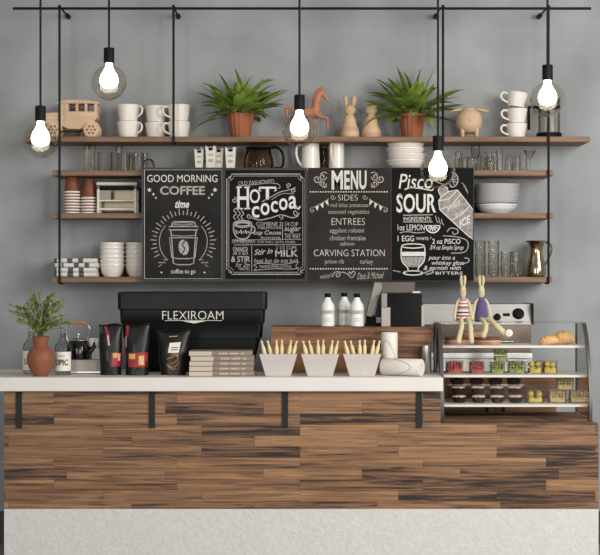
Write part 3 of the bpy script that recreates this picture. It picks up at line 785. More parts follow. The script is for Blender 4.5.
# bunny and cat skittles
def skittle(px, label, kind):
    o = thing(kind + '_figurine', label, 'figurine', at(px, Z1, -.13), group='turned wooden animal skittles')
    s = s_
    mb = MB().lathe([(8.2 * s, 0), (9.2 * s, 2 * s), (9.6 * s, 5 * s), (8.8 * s, 9 * s), (7.0 * s, 13 * s), (6.4 * s, 15 * s), (6.1 * s, 18 * s), (4.9 * s, 21.5 * s), (3.0 * s, 23.8 * s)], 28)
    mb.build('body', FIGW, o)
    MB().lathe([(9.35 * s, 6.2 * s), (9.1 * s, 8.3 * s), (8.1 * s, 11.1 * s), (7.9 * s, 11.4 * s)] if kind == 'bunny' else [(9.3 * s, 1.6 * s), (9.75 * s, 4.5 * s), (9.65 * s, 5.6 * s), (9.5 * s, 6 * s)], 28, cap=False).build('painted_band', FIGP, o)
    MB().ball((0, 0, 28.5 * s), (6.0 * s, 5.6 * s, 5.6 * s), 20, 14).build('head', FIGW, o)
    for sx in (-1, 1):
        if kind == 'bunny':
            ep = [(sx * 3.3 * s, 0, 31.8 * s), (sx * 3.8 * s, 0, 34.5 * s), (sx * 4.1 * s, 0, 38 * s), (sx * 4.2 * s, 0, 41.5 * s), (sx * 4.2 * s, 0, 43.2 * s)]
            e = MB().tube(cr(ep, 3), [v * s for v in (1.3, 1.4, 1.6, 1.8, 2.0, 2.15, 2.25, 2.25, 2.1, 1.9, 1.5, 1.0, .3)], 12).build('ear', FIGW, o)
            MB().ball((sx * 4.1 * s, -1.75 * s, 38.3 * s), (1.1 * s, .45 * s, 3.4 * s), 12, 8).build('inner_ear', FIGP, e)
        else:
            MB().lathe([(1.7 * s, 0), (1.0 * s, 1.6 * s), (0, 3 * s)], 12, M4.Translation((sx * 4 * s, 0, 31.6 * s)) @ M4.Rotation(R(22 * sx), 4, 'Y')).build('ear', FIGW, o)
    f = MB()
    for sx in (-1, 1): f.ball((sx * 2 * s, -5.15 * s, 29 * s), .45 * s, 8, 6)
    f.ball((0, -5.45 * s, 27.4 * s), (.55 * s, .3 * s, .4 * s), 8, 6)
    f.build('face', TOYD, o)
skittle(349.8, 'wooden bunny skittle figurine with tall ears beside the horse', 'bunny')
skittle(371.3, 'wooden cat skittle figurine with small ears beside the bunny', 'cat')

# round pot with ears on three feet
o = thing('animal_pot', 'round beige animal pot with wing like ears on short legs', 'pot', at(469, Z1, -.13))
s = s_
MB().lathe([(3 * s, 5 * s), (8 * s, 6.2 * s), (12 * s, 11 * s), (13.2 * s, 16.5 * s), (12.6 * s, 21.5 * s), (10.4 * s, 26 * s), (6.6 * s, 28.5 * s), (5.8 * s, 28 * s), (0, 27.6 * s)], 32).build('body', TOYW, o)
MB().lathe([(6.4 * s, 28.4 * s), (5.8 * s, 30 * s), (2 * s, 31 * s), (0, 31.1 * s)], 24).build('lid', TOYW, o)
for sx in (-1, 1):
    mx = M4.Translation((sx * 12.8 * s, 0, 28.2 * s)) @ M4.Rotation(R(10 * sx), 4, 'Y')
    MB().ball((0, 0, 0), (7.4 * s, 3.4 * s, 1.5 * s), 18, 10, mx).build('ear', TOYW, o)
for x, y in ((-7, -5), (7, -5), (-6.5, 6), (6.5, 6)):
    MB().lathe([(1.3 * s, 0), (2.1 * s, 5 * s), (2.6 * s, 9 * s)], 12, M4.Translation((x * s, y * s, 0))).build('leg', TOYW, o)
MB().ball((0, -13 * s, 17 * s), (2 * s, 1 * s, 1.5 * s), 12, 8).build('snout', TOYW, o)

# french press
o = thing('french_press', 'glass french press with black base and handle at shelf end', 'french press', at(549, Z1, -.12))
MB().lathe([(12.3 * s, 0), (12.6 * s, .5 * s), (12.6 * s, 5.2 * s), (12.2 * s, 5.7 * s), (0, 5.7 * s)], 32).build('base', BLACKP, o)
MB().lathe([(11 * s, 5.8 * s), (11 * s, 39 * s), (11.4 * s, 40 * s), (10.6 * s, 40 * s), (10.4 * s, 38.5 * s), (10.4 * s, 6.2 * s)], 32, cap=False).build('beaker', GLASSE, o)
MB().tube(cr([(-10.8 * s, 0, 31 * s), (-17 * s, 0, 32 * s), (-20.3 * s, 0, 30.5 * s), (-20.3 * s, 0, 22 * s), (-20 * s, 0, 9 * s)], 5), 1.5 * s, 8).build('handle', BLACKP, o)
MB().lathe([(11.3 * s, 30 * s), (11.5 * s, 30.2 * s), (11.5 * s, 32 * s), (11.3 * s, 32.2 * s)], 32, cap=False).build('collar', BLACKP, o)

# ---- second shelf: glassware, left group
def tumbler_mb(r, h, taper=.9, t=.0022):
    rb = r * taper
    return MB().lathe([(rb * .85, 0), (rb, .002), (r, h), (r - t, h), (rb - t, .007), (0, .006)], 24)
gl = 'clear glasses on the shelf left of the chalkboards'
def glassware(px, zt, w, hpx, label, y=IY, group=gl, taper=.9, inv=False, z0=0, name='drinking_glass'):
    sy = S(y)
    mb = tumbler_mb(w / 2 * sy, hpx * sy, taper)
    if inv: mb.v = [(a, b_, hpx * sy - c) for a, b_, c in mb.v]; mb.f = [f[::-1] for f in mb.f]
    o = mb.build(name, GLASSE, loc=(PX(px, y), y, zt + .0004 + z0))
    return tag(o, label, 'glass', group)
glassware(86.5, Z2, 6.5, 29.5, 'tallest narrow clear glass at the far left of its shelf', y=-.10)
glassware(92.4, Z2, 6, 29, 'second tall narrow clear glass, right of the leftmost one', y=-.10)
s = S(-.13)
glassware(105, Z2, 15.5, 9.8, 'bottom short wide tumbler of the stacked pair, left shelf', y=-.13)
glassware(105, Z2, 15.5, 9.8, 'upper short wide tumbler of the stacked pair, left shelf', y=-.13, z0=9.8 * s + .0008)
glassware(119, Z2, 7.5, 31, 'tall narrow clear glass between tumblers, under the second white mugs', y=-.06)
glassware(124, Z2, 13, 18, 'clear tumbler in front of the tall narrow glass', y=-.15)
glassware(130.5, Z2, 11, 21, 'clear tumbler standing behind, third from the chalkboard', y=-.07)
glassware(137.6, Z2, 13, 18.5, 'clear tumbler second from the coffee chalkboard', y=-.15)
glassware(143.6, Z2, 8.5, 19.5, 'clear tumbler behind the small upturned glass bowl', y=-.07)
sb = S(-.2)
tag(MB().lathe([(6.8 * sb, 0), (6.6 * sb, 5 * sb), (5.4 * sb, 9.5 * sb), (3 * sb, 12 * sb), (0, 12.6 * sb), (0, 12.1 * sb), (2.8 * sb, 11.5 * sb), (5 * sb, 9.2 * sb), (6.2 * sb, 5 * sb), (6.4 * sb, 0)], 24, cap=False).build('glass_bowl', GLASSE, loc=(PX(148.5, -.195), -.195, Z2 + .0004)), 'small upturned glass bowl beside the coffee chalkboard', 'glass bowl')

# paper cones with writing
def cone_bag(px, top, wt, wb, label, y, rz=0, tilt=0):
    sy = S(y); zb = Z2
    hh = (277.5 - top) * sy + CAMZ - zb
    o = thing('paper_bag', label, 'paper bag', (PX(px, y), y, zb + .0005), rz, 'white printed paper bags above the chalkboards')
    a, c = wt / 2 * sy, wb / 2 * sy; d = .016; d2 = .012
    n = 12
    def ring(z, hx, hy): return (z, hx, hy)
    # front with a scooped notch, back taller with two points
    fr = [(-c, 0), (c, 0), (a, hh)] + [(a * .45, hh - .002), (a * .4, hh * .82), (-a * .3, hh * .80), (-a * .45, hh * .9)] + [(-a * .72, hh - .001), (-a, hh * .985)]
    mb = MB(); mb.prism(fr, -d, -d + .0012); mb.prism([(-c, 0), (c, 0), (a, hh * .97), (-a, hh * .97)], d - .0012, d)
    for sx in (-1, 1): mb.add([(sx * c, -d, 0), (sx * c, d, 0), (sx * a, d, hh * .97), (sx * a, -d, hh * .97)], [(0, 1, 2, 3)])
    mb.add([(-c, -d, 0), (c, -d, 0), (c, d, 0), (-c, d, 0)], [(0, 1, 2, 3)])
    mb.build('bag', PAPERW, o, smooth=0)
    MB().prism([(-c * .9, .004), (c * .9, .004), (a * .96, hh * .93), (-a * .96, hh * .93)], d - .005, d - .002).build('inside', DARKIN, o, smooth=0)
    i = MB()
    for z, w in ((hh * .66, .35), (hh * .62, .5), (hh * .44, .45), (hh * .40, .5), (hh * .36, .35)):
        ribbon(i, [(-a * w, z), (0, z + .0006), (a * w, z)], .0022, -d - .0005)
    i.build('print', INK, o, smooth=0)
for px, top, wt, wb, y, lb in ((199.3, 149, 9.5, 7, -.16, 'leftmost white printed paper bag of the five, shortest'), (204.6, 147.2, 8, 6, -.10, 'narrow white printed paper bag, second from the left, standing behind'),
                               (210.8, 146, 10.5, 8, -.18, 'tallest white printed paper bag, third from the left'), (218.8, 148, 9.5, 7, -.13, 'white printed paper bag, fourth from the left'), (230.6, 147.3, 10.8, 8, -.16, 'white printed paper bag standing apart, nearest the smoked glass pot')):
    cone_bag(px, top, wt, wb, lb, y)

# smoked glass pot
o = thing('glass_teapot', 'smoked glass coffee pot with black rim and black handle', 'teapot', at(258.5, Z2, -.13))
s = S(-.13)
MB().lathe([(11 * s, 0), (14.6 * s, 2 * s), (15.6 * s, 7 * s), (15 * s, 13 * s), (13.3 * s, 19 * s), (12.3 * s, 23 * s), (11.8 * s, 23 * s), (12.8 * s, 19 * s), (14.4 * s, 13 * s), (15 * s, 7 * s), (14 * s, 2.6 * s), (0, 1 * s)], 36).build('body', GLASST, o)
MB().lathe([(12 * s, 23.1 * s), (12.8 * s, 23.2 * s), (12.8 * s, 24.6 * s), (4 * s, 25.4 * s), (0, 25.4 * s)], 36).build('lid', BLACKP, o)
MB().tube(cr([(12.2 * s, 0, 23.8 * s), (18 * s, 0, 24.4 * s), (23.3 * s, 0, 20 * s), (25 * s, 0, 12 * s), (23 * s, 0, 4.5 * s), (15.4 * s, 0, 4 * s)], 6), [1.3 * s] * 31, 8).build('handle', BLACKP, o)

# pitchers and the jar between them
def pitcher(px, y, rt, rb, h, hand, label, rz):
    s = S(y)
    o = thing('pitcher', label, 'pitcher', (PX(px, y), y, Z2 + .0004), rz, 'white pitchers above the chalkboards')
    prof = [(rb * .92 * s, 0), (rb * s, .6 * s), (rb * .99 * s, h * .25 * s), (rt * 1.02 * s, h * .8 * s), (rt * s, h * s), ((rt - .7) * s, h * s), ((rt - .6) * s, h * .8 * s), ((rb - .8) * s, h * .2 * s), (0, 1.2 * s)]
    def fl(a): return .10 * max(0, cos(a)) ** 14
    MB().lathe(prof, 40, flute=fl).build('body', CERAM, o)
    k = cr([(-(rt - .4) * s, 0, h * .88 * s), (-(rt + hand * .7) * s, 0, h * .9 * s), (-(rt + hand) * s, 0, h * .66 * s), (-(rb + hand * .55) * s, 0, h * .38 * s), (-(rb - .4) * s, 0, h * .2 * s)], 6)
    MB().tube(k, 1.25 * s, 8).build('handle', CERAM, o)
pitcher(310.3, -.13, 8.0, 9, 29.5, 6.2, 'white pitcher with handle to the left, beside the glass jar', R(6))
pitcher(336.6, -.13, 7.4, 7.6, 31.6, 5.0, 'taller white pitcher with handle turned forward, right of the jar', R(62))
o = thing('glass_jar', 'smoky glass jar between the two white pitchers', 'jar', at(324, Z2, -.08))
s = S(-.08)
MB().lathe([(5 * s, 0), (5.6 * s, 1 * s), (5.6 * s, 22 * s), (5.2 * s, 24 * s), (5.0 * s, 23 * s), (5.1 * s, 1.5 * s), (0, 1 * s)], 28).build('jar', GLASST, o)
MB().lathe([(5.5 * s, 24.1 * s), (5.5 * s, 25.5 * s), (0, 26 * s)], 28).build('lid', GLASSE, o)

# bowls on the shelf above the cocktail board
def bowl_mb(rt, rb, h, t=.0025):
    return MB().lathe([(rb * .8, 0), (rb, .001), (rb * 1.02, h * .06), (rb + (rt - rb) * .55, h * .34), (rt * .91, h * .62), (rt * .945, h * .84), (rt * .995, h * .87), (rt, h * .93), (rt * .985, h), (rt * .96 - t, h), (rt * .93 - t, h * .84), (rb + (rt - rb) * .5 - t, h * .42), (rb * .8, h * .16), (0, h * .14)], 36)
s = S(-.13)
for k in range(4):
    ob = bowl_mb(19.4 * s, 9.5 * s, 11.5 * s).build('bowl', CERAM, loc=(PX(405.5 + (0, .6, -.3, .2)[k], -.13), -.13, Z2 + .0004 + k * 6.0 * s))
    tag(ob, ['bottom', 'second lowest', 'second highest', 'topmost'][k] + ' white bowl of the stack above the cocktail chalkboard', 'bowl', 'wide white bowls above the chalkboards')

# right glassware
gr = 'upturned glasses above the cocktail chalkboard'
for k, (px, w, hp_, y, lb) in enumerate(((458.5, 9.5, 21, -.09, 'upturned clear tumbler nearest the cocktail chalkboard, standing behind'), (463.5, 11, 14, -.17, 'short upturned tumbler, first in the front row by the pendant globe'),
        (471.5, 10.5, 14.5, -.18, 'short upturned tumbler, second in the front row'), (483.8, 9, 20.5, -.08, 'upturned clear tumbler right of the stemmed glass, standing behind'),
        (489.5, 11, 14.5, -.17, 'short upturned tumbler, third in the front row'), (494, 9, 21, -.08, 'clear tumbler behind the tall ribbed glass'), (499.5, 8, 23, -.14, 'tall ribbed glass in the middle of the right glasses'),
        (508.3, 8, 14.5, -.16, 'short upturned tumbler right of the tall ribbed glass'), (516.6, 10, 14.5, -.17, 'short upturned tumbler, last in the front row'), (522.8, 9.4, 22, -.08, 'tall upturned tumbler beside the martini glass'))):
    glassware(px, Z2, w, hp_, lb, y=y, group=gr, inv=(k != 6), taper=.82)
s = S(-.11)
o = tag(MB().lathe([(4.8 * s, 0), (4.6 * s, .6 * s), (.8 * s, 1.2 * s), (.6 * s, 12 * s), (2.8 * s, 14 * s), (4.6 * s, 18 * s), (4.4 * s, 27 * s), (4.1 * s, 27 * s), (4.3 * s, 18 * s), (2.4 * s, 14.6 * s), (0, 13 * s)], 28).build('wine_glass', GLASSE, loc=(PX(475.5, -.11), -.11, Z2 + .0004)), 'tallest stemmed wine glass among the upturned tumblers', 'glass')
s = S(-.14)
tag(MB().lathe([(4.2 * s, 0), (4 * s, .5 * s), (.6 * s, 1.2 * s), (.5 * s, 11 * s), (6 * s, 21 * s), (5.7 * s, 21 * s), (0, 11.8 * s)], 28).build('martini_glass', GLASSE, loc=(PX(529.8, -.14), -.14, Z2 + .0004)), 'martini glass at the right end of the glassware', 'glass')

# ---- third shelf
def cup_stack(px, y, n, wtop, wrim, hb, words):
    s = S(y); g = 'brown paper cups in upturned stacks'
    for k in range(n):
        lb = ('topmost' if k == n - 1 else 'bottom' if k == 0 else ORD[n - 1 - k] + ' from the top') + ' brown paper cup in the ' + words
        o = thing('paper_cup', lb, 'paper cup', (PX(px + random.uniform(-.25, .25), y), y, Z3 + .0004 + k * 2.95 * s), group=g)
        rt, rr = wtop / 2 * s, wrim / 2 * s
        MB().lathe([(rr, 1.5 * s), (rt, hb * s), (rt * .92, hb * s), (rt * .9, hb * s - .002), (0, hb * s - .002)], 28).build('sleeve', PAPERC, o)
        MB().lathe([(rr * 1.0, 0), (rr * 1.1, .3 * s), (rr * 1.1, 1.75 * s), (rr * .96, 1.9 * s)], 28, cap=False).build('rim', PAPERW, o)
cup_stack(72, -.14, 8, 11.4, 15, 19.5, 'taller left stack by the hanging rod')
cup_stack(88.6, -.13, 6, 11.6, 14.6, 19.5, 'shorter stack beside the metal dispenser')

o = thing('wrap_dispenser', 'cream and steel counter dispenser with roller on the cup shelf', 'dispenser', at(118, Z3, -.12))
s = S(-.12)
for sx in (-1, 1):
    mb = MB(); x = sx * 18.4 * s
    mb.box(x - 1.2 * s, x + 1.2 * s, -.055, -.045, 0, 26 * s).box(x - 1.2 * s, x + 1.2 * s, .05, .06, 0, 26 * s).box(x - 1.2 * s, x + 1.2 * s, -.055, .06, 24.5 * s, 26.5 * s)
    mb.build('side_frame', CREAM, o, smooth=0)
MB().tube([(-20 * s, -.045, 29.7 * s), (20 * s, -.045, 29.7 * s)], 1.9 * s, 14).build('roller', CREAM, o)
MB().box(-19.2 * s, 19.2 * s, -.05, .06, 24 * s, 27.6 * s).build('top_tray', BLACKP, o, smooth=0)
MB().box(-17 * s, 17 * s, .02, .026, 12 * s, 24 * s).build('back_plate', OLIVE, o, smooth=0)
MB().box(-17.2 * s, 17.2 * s, -.05, .0, 12.2 * s, 13.6 * s).build('cutter_bar', CREAM, o, smooth=0)
MB().box(-17.2 * s, -6 * s, -.046, -.042, 13.8 * s, 23 * s).build('label_plate', TAUPE, o, smooth=0)
MB().box(-17.2 * s, 17.2 * s, -.055, -.045, 3.6 * s, 5.4 * s).build('lower_bar', CREAM, o, smooth=0)
MB().box(-17.2 * s, 17.2 * s, .04, .046, 3 * s, 12 * s).build('lower_plate', OLIVE, o, smooth=0)

s = S(-.127)
pc = PX(496.5, -.127)
gp = 'white plates stacked on the shelf right of the chalkboards'
tag(bowl_mb(21 * s, 12 * s, 9.4 * s).build('bowl', CERAMC, loc=(pc, -.127, Z3 + .0004)), 'white deep dish under the stack of plates', 'bowl')
for k in range(9):
    r = 23.3 * s; rb = 14 * s; hh = 2.6 * s
    q = MB().lathe([(rb * .9, 0), (rb, 0), (rb * 1.04, .5 * s), (r * .98, hh * .85), (r, hh), (r - .002, hh + .0006), (rb * 1.04, 1.0 * s), (0, .9 * s)], 44)
    ob = q.build('plate', CERAMC, loc=(pc + random.uniform(-.002, .002), -.127, Z3 + .0004 + 9.5 * s - .0 + k * 2.15 * s))
    tag(ob, ('topmost' if k == 8 else 'lowest' if k == 0 else ORD[8 - k] + ' from the top') + ' white plate in the stack of plates', 'plate', gp)

# ---- lowest shelf
s = S(-.13)
def towel(k, x0, x1, pat, label):
    zt = Z4 + .0006 + k * 4.62 * s; L = (x1 - x0) * s; H = 4.5 * s
    o = thing('folded_towel', label, 'towel', (PX((x0 + x1) / 2, -.13), -.13, zt), group='checked towels folded on the lowest shelf')
    mb = MB()
    # a soft folded slab with rounded front fold, checks as material bands
    u0 = -L / 2
    for w, c in pat:
        u1 = u0 + w * L; mb.cur = c
        prof = [(-.085 + .006 * (1 - cos(a)) , H / 2 - H / 2 * cos(a)) for a in [pi * i / 8 for i in range(9)]]
        prof = [(-.085 - H * .45 * sin(pi * i / 8), H / 2 - H / 2 * cos(pi * i / 8)) for i in range(9)]
        sec = prof + [(.09, H), (.09, 0)]
        n = len(sec)
        vs = [(u0, p[0], p[1]) for p in sec] + [(u1, p[0], p[1]) for p in sec]
        fs = [tuple(range(n)), tuple(range(n, 2 * n))[::-1]] + [(i, i + n, (i + 1) % n + n, (i + 1) % n) for i in range(n)]
        mb.add(vs, fs); u0 = u1
    mb.build('cloth', [CLOTHW, CLOTHG], o, smooth=35)
    f = MB(); f.tube([(-L / 2, -.092, H * .5), (L / 2, -.092, H * .5)], H * .1, 6); f.build('fold_edge', CLOTHW, o)
towel(0, 57, 99, [(.06, 1), (.25, 0), (.14, 1), (.13, 0), (.12, 1), (.30, 0)], 'bottom checked grey and white towel of the folded pile')
towel(1, 57.5, 98.5, [(.05, 1), (.27, 0), (.13, 1), (.13, 0), (.12, 1), (.30, 0)], 'second from bottom checked towel of the folded pile')
towel(2, 58, 100, [(.16, 0), (.04, 1), (.24, 0), (.12, 1), (.13, 0), (.11, 1), (.20, 0)], 'checked towel sticking out right, third up in the folded pile')
towel(3, 57, 98.5, [(.07, 1), (.24, 0), (.13, 1), (.13, 0), (.12, 1), (.31, 0)], 'topmost checked grey and white towel of the folded pile')
for (px, y, words) in ((112.2, -.14, 'stack beside the folded towels'), (137.3, -.10, 'stack half hidden by the coffee chalkboard')):
    s = S(y)
    for k in range(6):
        ob = bowl_mb(12.4 * s, 8.2 * s, 12.6 * s, .0022).build('bowl', CERAM, loc=(PX(px, y), y, Z4 + .0004 + k * 4.35 * s))
        tag(ob, ['bottom', 'second lowest', 'third lowest', 'third highest', 'second highest', 'topmost'][k] + ' white bowl of the ' + words, 'bowl', 'white bowls stacked on the lowest shelf')
s = S(-.13)
gs = 'stacked tumblers on the lowest shelf'
for (px, y, n, hpx, words) in ((480, -.13, 3, 12, 'tall stack touching the cocktail chalkboard'), (493.5, -.13, 3, 12, 'tall stack second from the chalkboard'), (506, -.15, 2, 12.6, 'short stack next to the tall ones'), (517.2, -.14, 2, 12.6, 'short stack nearest the metal jug')):
    for k in range(n):
        glassware(px, Z4, 11.6, hpx, (['bottom', 'middle', 'top'] if n == 3 else ['bottom', 'top'])[k] + ' clear tumbler in the ' + words, y=y, group=gs, z0=k * (hpx * S(y) + .0006), taper=.93)
o = thing('metal_jug', 'shiny bronze metal jug with flared lip on the lowest shelf', 'jug', at(536.3, Z4, -.12))
s = S(-.12)
pr = [(7.5, 0), (9.4, 1), (10, 5), (9.6, 9), (8.8, 14), (7.4, 19), (6.5, 24), (6.4, 28), (7.2, 31.5), (9, 34.5), (11.3, 35.6), (11, 36.2), (8.6, 35.2), (6.8, 32), (6.0, 28), (6.1, 24), (6.8, 19)]
MB().lathe([(a * s, z * s) for a, z in pr], 36, cap=False).build('body', JUGM, o)
MB().tube(cr([(9 * s, 0, 33.5 * s), (13 * s, 0, 34 * s), (15.4 * s, 0, 29 * s), (14 * s, 0, 22 * s), (9 * s, 0, 12 * s)], 6), 1.0 * s, 8).build('handle', JUGM, o)

# ---------------------------------------------------------------- the counter
CT = .9474; CF = -1.12; CB = -.5; WF = -1.08; LED = .735
xl, xm, xr = PX(4.2, WF), .64, PX(598.5, WF)
xtl, xtr = PX(-40, CF), PX(443.2, CF)
zp = PZ(509, WF)
co = thing('bar_counter', 'long bar counter clad in dark mixed wood strips on a white base', 'counter', (0, 0, 0))
MB().box(xl, xm, WF, CB, zp, CT - .0635).box(xm, xr, WF, CB, zp, LED).build('wood_cladding', WOODC, co, smooth=0)
MB().box(xl, xr, WF - .001, CB, 0.001, zp).build('plinth', PLINTH, co, smooth=0)
for px in (19, 152, 285, 419):
    x = PX(px, WF)
    MB().box(x - .0135, x + .0135, WF - .006, WF - .0005, PZ(428, WF), CT - .064).box(x - .0135, x + .0135, WF - .03, WF - .0005, CT - .069, CT - .064).build('bracket', BRACK, co, smooth=0)
# end panel that carries the worktop where it runs past the wood on the left
tag(MB().box(xtl, xtr, CF, CB, CT - .063, CT).build('worktop', TOPW, smooth=0, bevel=.003), 'thick off white worktop slab lying along the bar counter', 'worktop')

def on(px, y): return (PX(px, y), y, CT + .0004)

# vase with feathery sprigs
vy = -1.02; s = S(vy)
o = thing('terracotta_vase', 'terracotta vase of feathery green sprigs at left end of counter', 'vase', on(40.6, vy))
MB().lathe([(6.6 * s, 0), (7.2 * s, .6 * s), (10.5 * s, 5.5 * s), (13.4 * s, 13 * s), (13.7 * s, 19 * s), (12.4 * s, 24 * s), (9.2 * s, 28 * s), (6.8 * s, 29.6 * s), (7 * s, 31 * s), (8.6 * s, 39.2 * s), (8.3 * s, 39.6 * s), (7.6 * s, 39 * s), (6 * s, 31 * s), (0, 28 * s)], 40).build('vase', TERRA, o)
rnd = random.Random(21)
st = MB(); lv = MB()
for i in range(64):
    az = i * 2.39996; el = rnd.uniform(-.75, 1.35); rr_ = rnd.uniform(.65, 1.04)
    ex = 33 * rr_ * cos(az) * cos(el) * s; ey = 22 * rr_ * sin(az) * cos(el) * s; ez = (62 + 23 * rr_ * sin(el)) * s
    pts = cr([(rnd.uniform(-2, 2) * s, rnd.uniform(-2, 2) * s, 30 * s), (ex * .12, ey * .12, 43 * s), (ex * .5, ey * .5, 43 * s + (ez - 43 * s) * .75), (ex, ey, ez)], 6)
    st.tube(pts, [.0013 * (1 - .6 * j / (len(pts) - 1)) for j in range(len(pts))], 5)
    for j in range(56):
        u = .34 + .66 * rnd.random() ** .8; q = u * (len(pts) - 1); a = int(min(q, len(pts) - 2)); p = pts[a].lerp(pts[a + 1], q - a)
        d = V((rnd.gauss(0, 1), rnd.gauss(0, .8), rnd.gauss(.2, .6))).normalized()
        blade(lv, p, math.atan2(d.y, d.x), math.asin(max(-.95, min(.95, d.z))), rnd.uniform(.010, .030), rnd.uniform(.0022, .0046), R(rnd.uniform(-20, 40)), n=3)
st.build('stems', STEM, o); lv.build('leaves', LEAF2, o, smooth=60)

# bottles with labels
def label_bottle(px, y, txt, label):
    s = S(y)
    o = thing('glass_bottle', label, 'bottle', on(px, y), group='clear bottles with white labels')
    MB().lathe([(7.6 * s, 0), (8.4 * s, .8 * s), (8.4 * s, 27 * s), (7.6 * s, 30 * s), (4.6 * s, 33.5 * s), (3.6 * s, 36 * s), (3.6 * s, 40.5 * s), (4 * s, 41 * s), (4 * s, 42 * s), (3.2 * s, 42 * s), (3 * s, 36 * s), (4 * s, 33.5 * s), (7 * s, 29.6 * s), (7.8 * s, 27 * s), (7.8 * s, 2 * s), (0, 1.6 * s)], 32).build('bottle', GLASSB, o)
    MB().lathe([(2.9 * s, 37 * s), (2.9 * s, 43 * s), (3.5 * s, 43.4 * s), (3.5 * s, 45.5 * s), (0, 46 * s)], 20).build('stopper', GLASSE, o)
    r = 8.62 * s
    MB().grid(lambda u, v: (r * sin((u - .5) * 2.6), -r * cos((u - .5) * 2.6), (4.2 + 19 * v) * s), 16, 1).build('label', PAPERW, o)
    m = MB(); text_at(m, txt, -6.6 * s, 6.6 * s, 9.6 * s, 15.8 * s, 0, bold=.035)
    text_at(m, 'coffee', -3.4 * s, 3.4 * s, 18.4 * s, 20 * s, 0)
    m.v = [((r + .0006) * sin(a / r), -(r + .0006) * cos(a / r), z) for a, _, z in m.v]
    m.build('label_lettering', INK, o, smooth=0)
label_bottle(63, -.93, 'UPIC', 'clear glass bottle with UPIC label right of the vase')
label_bottle(31.5, -.86, 'UPIC', 'clear glass bottle half hidden behind the terracotta vase')

# beige machine, kettle, box and cup behind the bags
my = -.79; s = S(my)
o = thing('hot_plate', 'low beige warming box the black kettle stands on', 'hot plate', on(88, my))
HB = 13.6 * s
MB().loft([(0.002, 17.2 * s, .066), (HB - .003, 17.2 * s, .066), (HB, 16.7 * s, .064)], .01).build('housing', PORTG, o)
MB().box(-17 * s, 17 * s, -.0672, -.066, .004, .010).build('base_line', STEELB, o, smooth=0)
for x in (-14, 14):
    for y in (-.05, .05): MB().lathe([(.006, 0), (.006, .003)], 10, M4.Translation((x * s, y, 0))).build('foot', BLACKP, o)
k = thing('kettle', 'glossy black kettle with wooden top grip on beige box', 'kettle', (PX(78.5, my), my, CT + HB + .0008))
MB().lathe([(9.8 * s, 0), (11.8 * s, 1.2 * s), (12.6 * s, 6 * s), (12 * s, 12 * s), (10.2 * s, 17 * s), (8.8 * s, 18.6 * s), (0, 18.7 * s)], 36).build('body', KETB, k)
MB().lathe([(8.9 * s, 18.7 * s), (8.6 * s, 19.6 * s), (5 * s, 21 * s), (0, 21.4 * s)], 28).build('lid', STEEL, k)
MB().lathe([(.8 * s, 21.2 * s), (.7 * s, 23 * s), (1.5 * s, 24 * s), (1.3 * s, 25.4 * s), (0, 25.9 * s)], 16).build('lid_knob', STEEL, k)
MB().tube(cr([(9 * s, 0, 8 * s), (13.5 * s, -.004, 9 * s), (15.5 * s, -.005, 13 * s), (17 * s, -.006, 16.4 * s)], 5), [3.2 * s] * 5 + [2.4 * s] * 5 + [1.9 * s] * 6, 12).build('spout', KETB, k)
hp_ = cr([(-10.5 * s, 0, 15 * s), (-12 * s, 0, 22 * s), (-12.4 * s, 0, 30 * s), (-9.6 * s, 0, 35.2 * s), (0, 0, 36.2 * s), (8 * s, 0, 35.2 * s), (11.4 * s, 0, 30 * s), (9.5 * s, 0, 23 * s), (8.5 * s, 0, 18 * s)], 6)
hd = MB().tube(hp_, .8 * s, 8).build('handle', STEEL, k)
MB().tube([(-9.5 * s, 0, 35.6 * s), (-5 * s, 0, 36.4 * s), (0, 0, 36.6 * s), (5 * s, 0, 36.3 * s), (8 * s, 0, 35.6 * s)], 1.5 * s, 12).build('grip', HANDW, hd)
o = thing('card_box', 'small white cardboard box on the beige warming box beside kettle', 'box', (PX(97.6, my), my + .02, CT + HB + .0008))
MB().box(-5.2 * s, 6 * s, -.03, .03, 0, 11 * s).build('carton', WHITEB, o, smooth=0, bevel=.0015)
i = MB()
for z in (3, 5, 7, 9): ribbon(i, [(-4.4 * s, z * s), (0, z * s), (4.6 * s, z * s)], .0015, -.0312)
i.build('print', PORTG, o, smooth=0)
cz = CT + HB + .0012 + 11 * s
c = make_mug(5.4 * s, 5.0 * s, 9.6 * s, 'small white cup on top of the white cardboard box', None, (PX(92.8, my), my + .02, cz), R(-60), hs=.4)

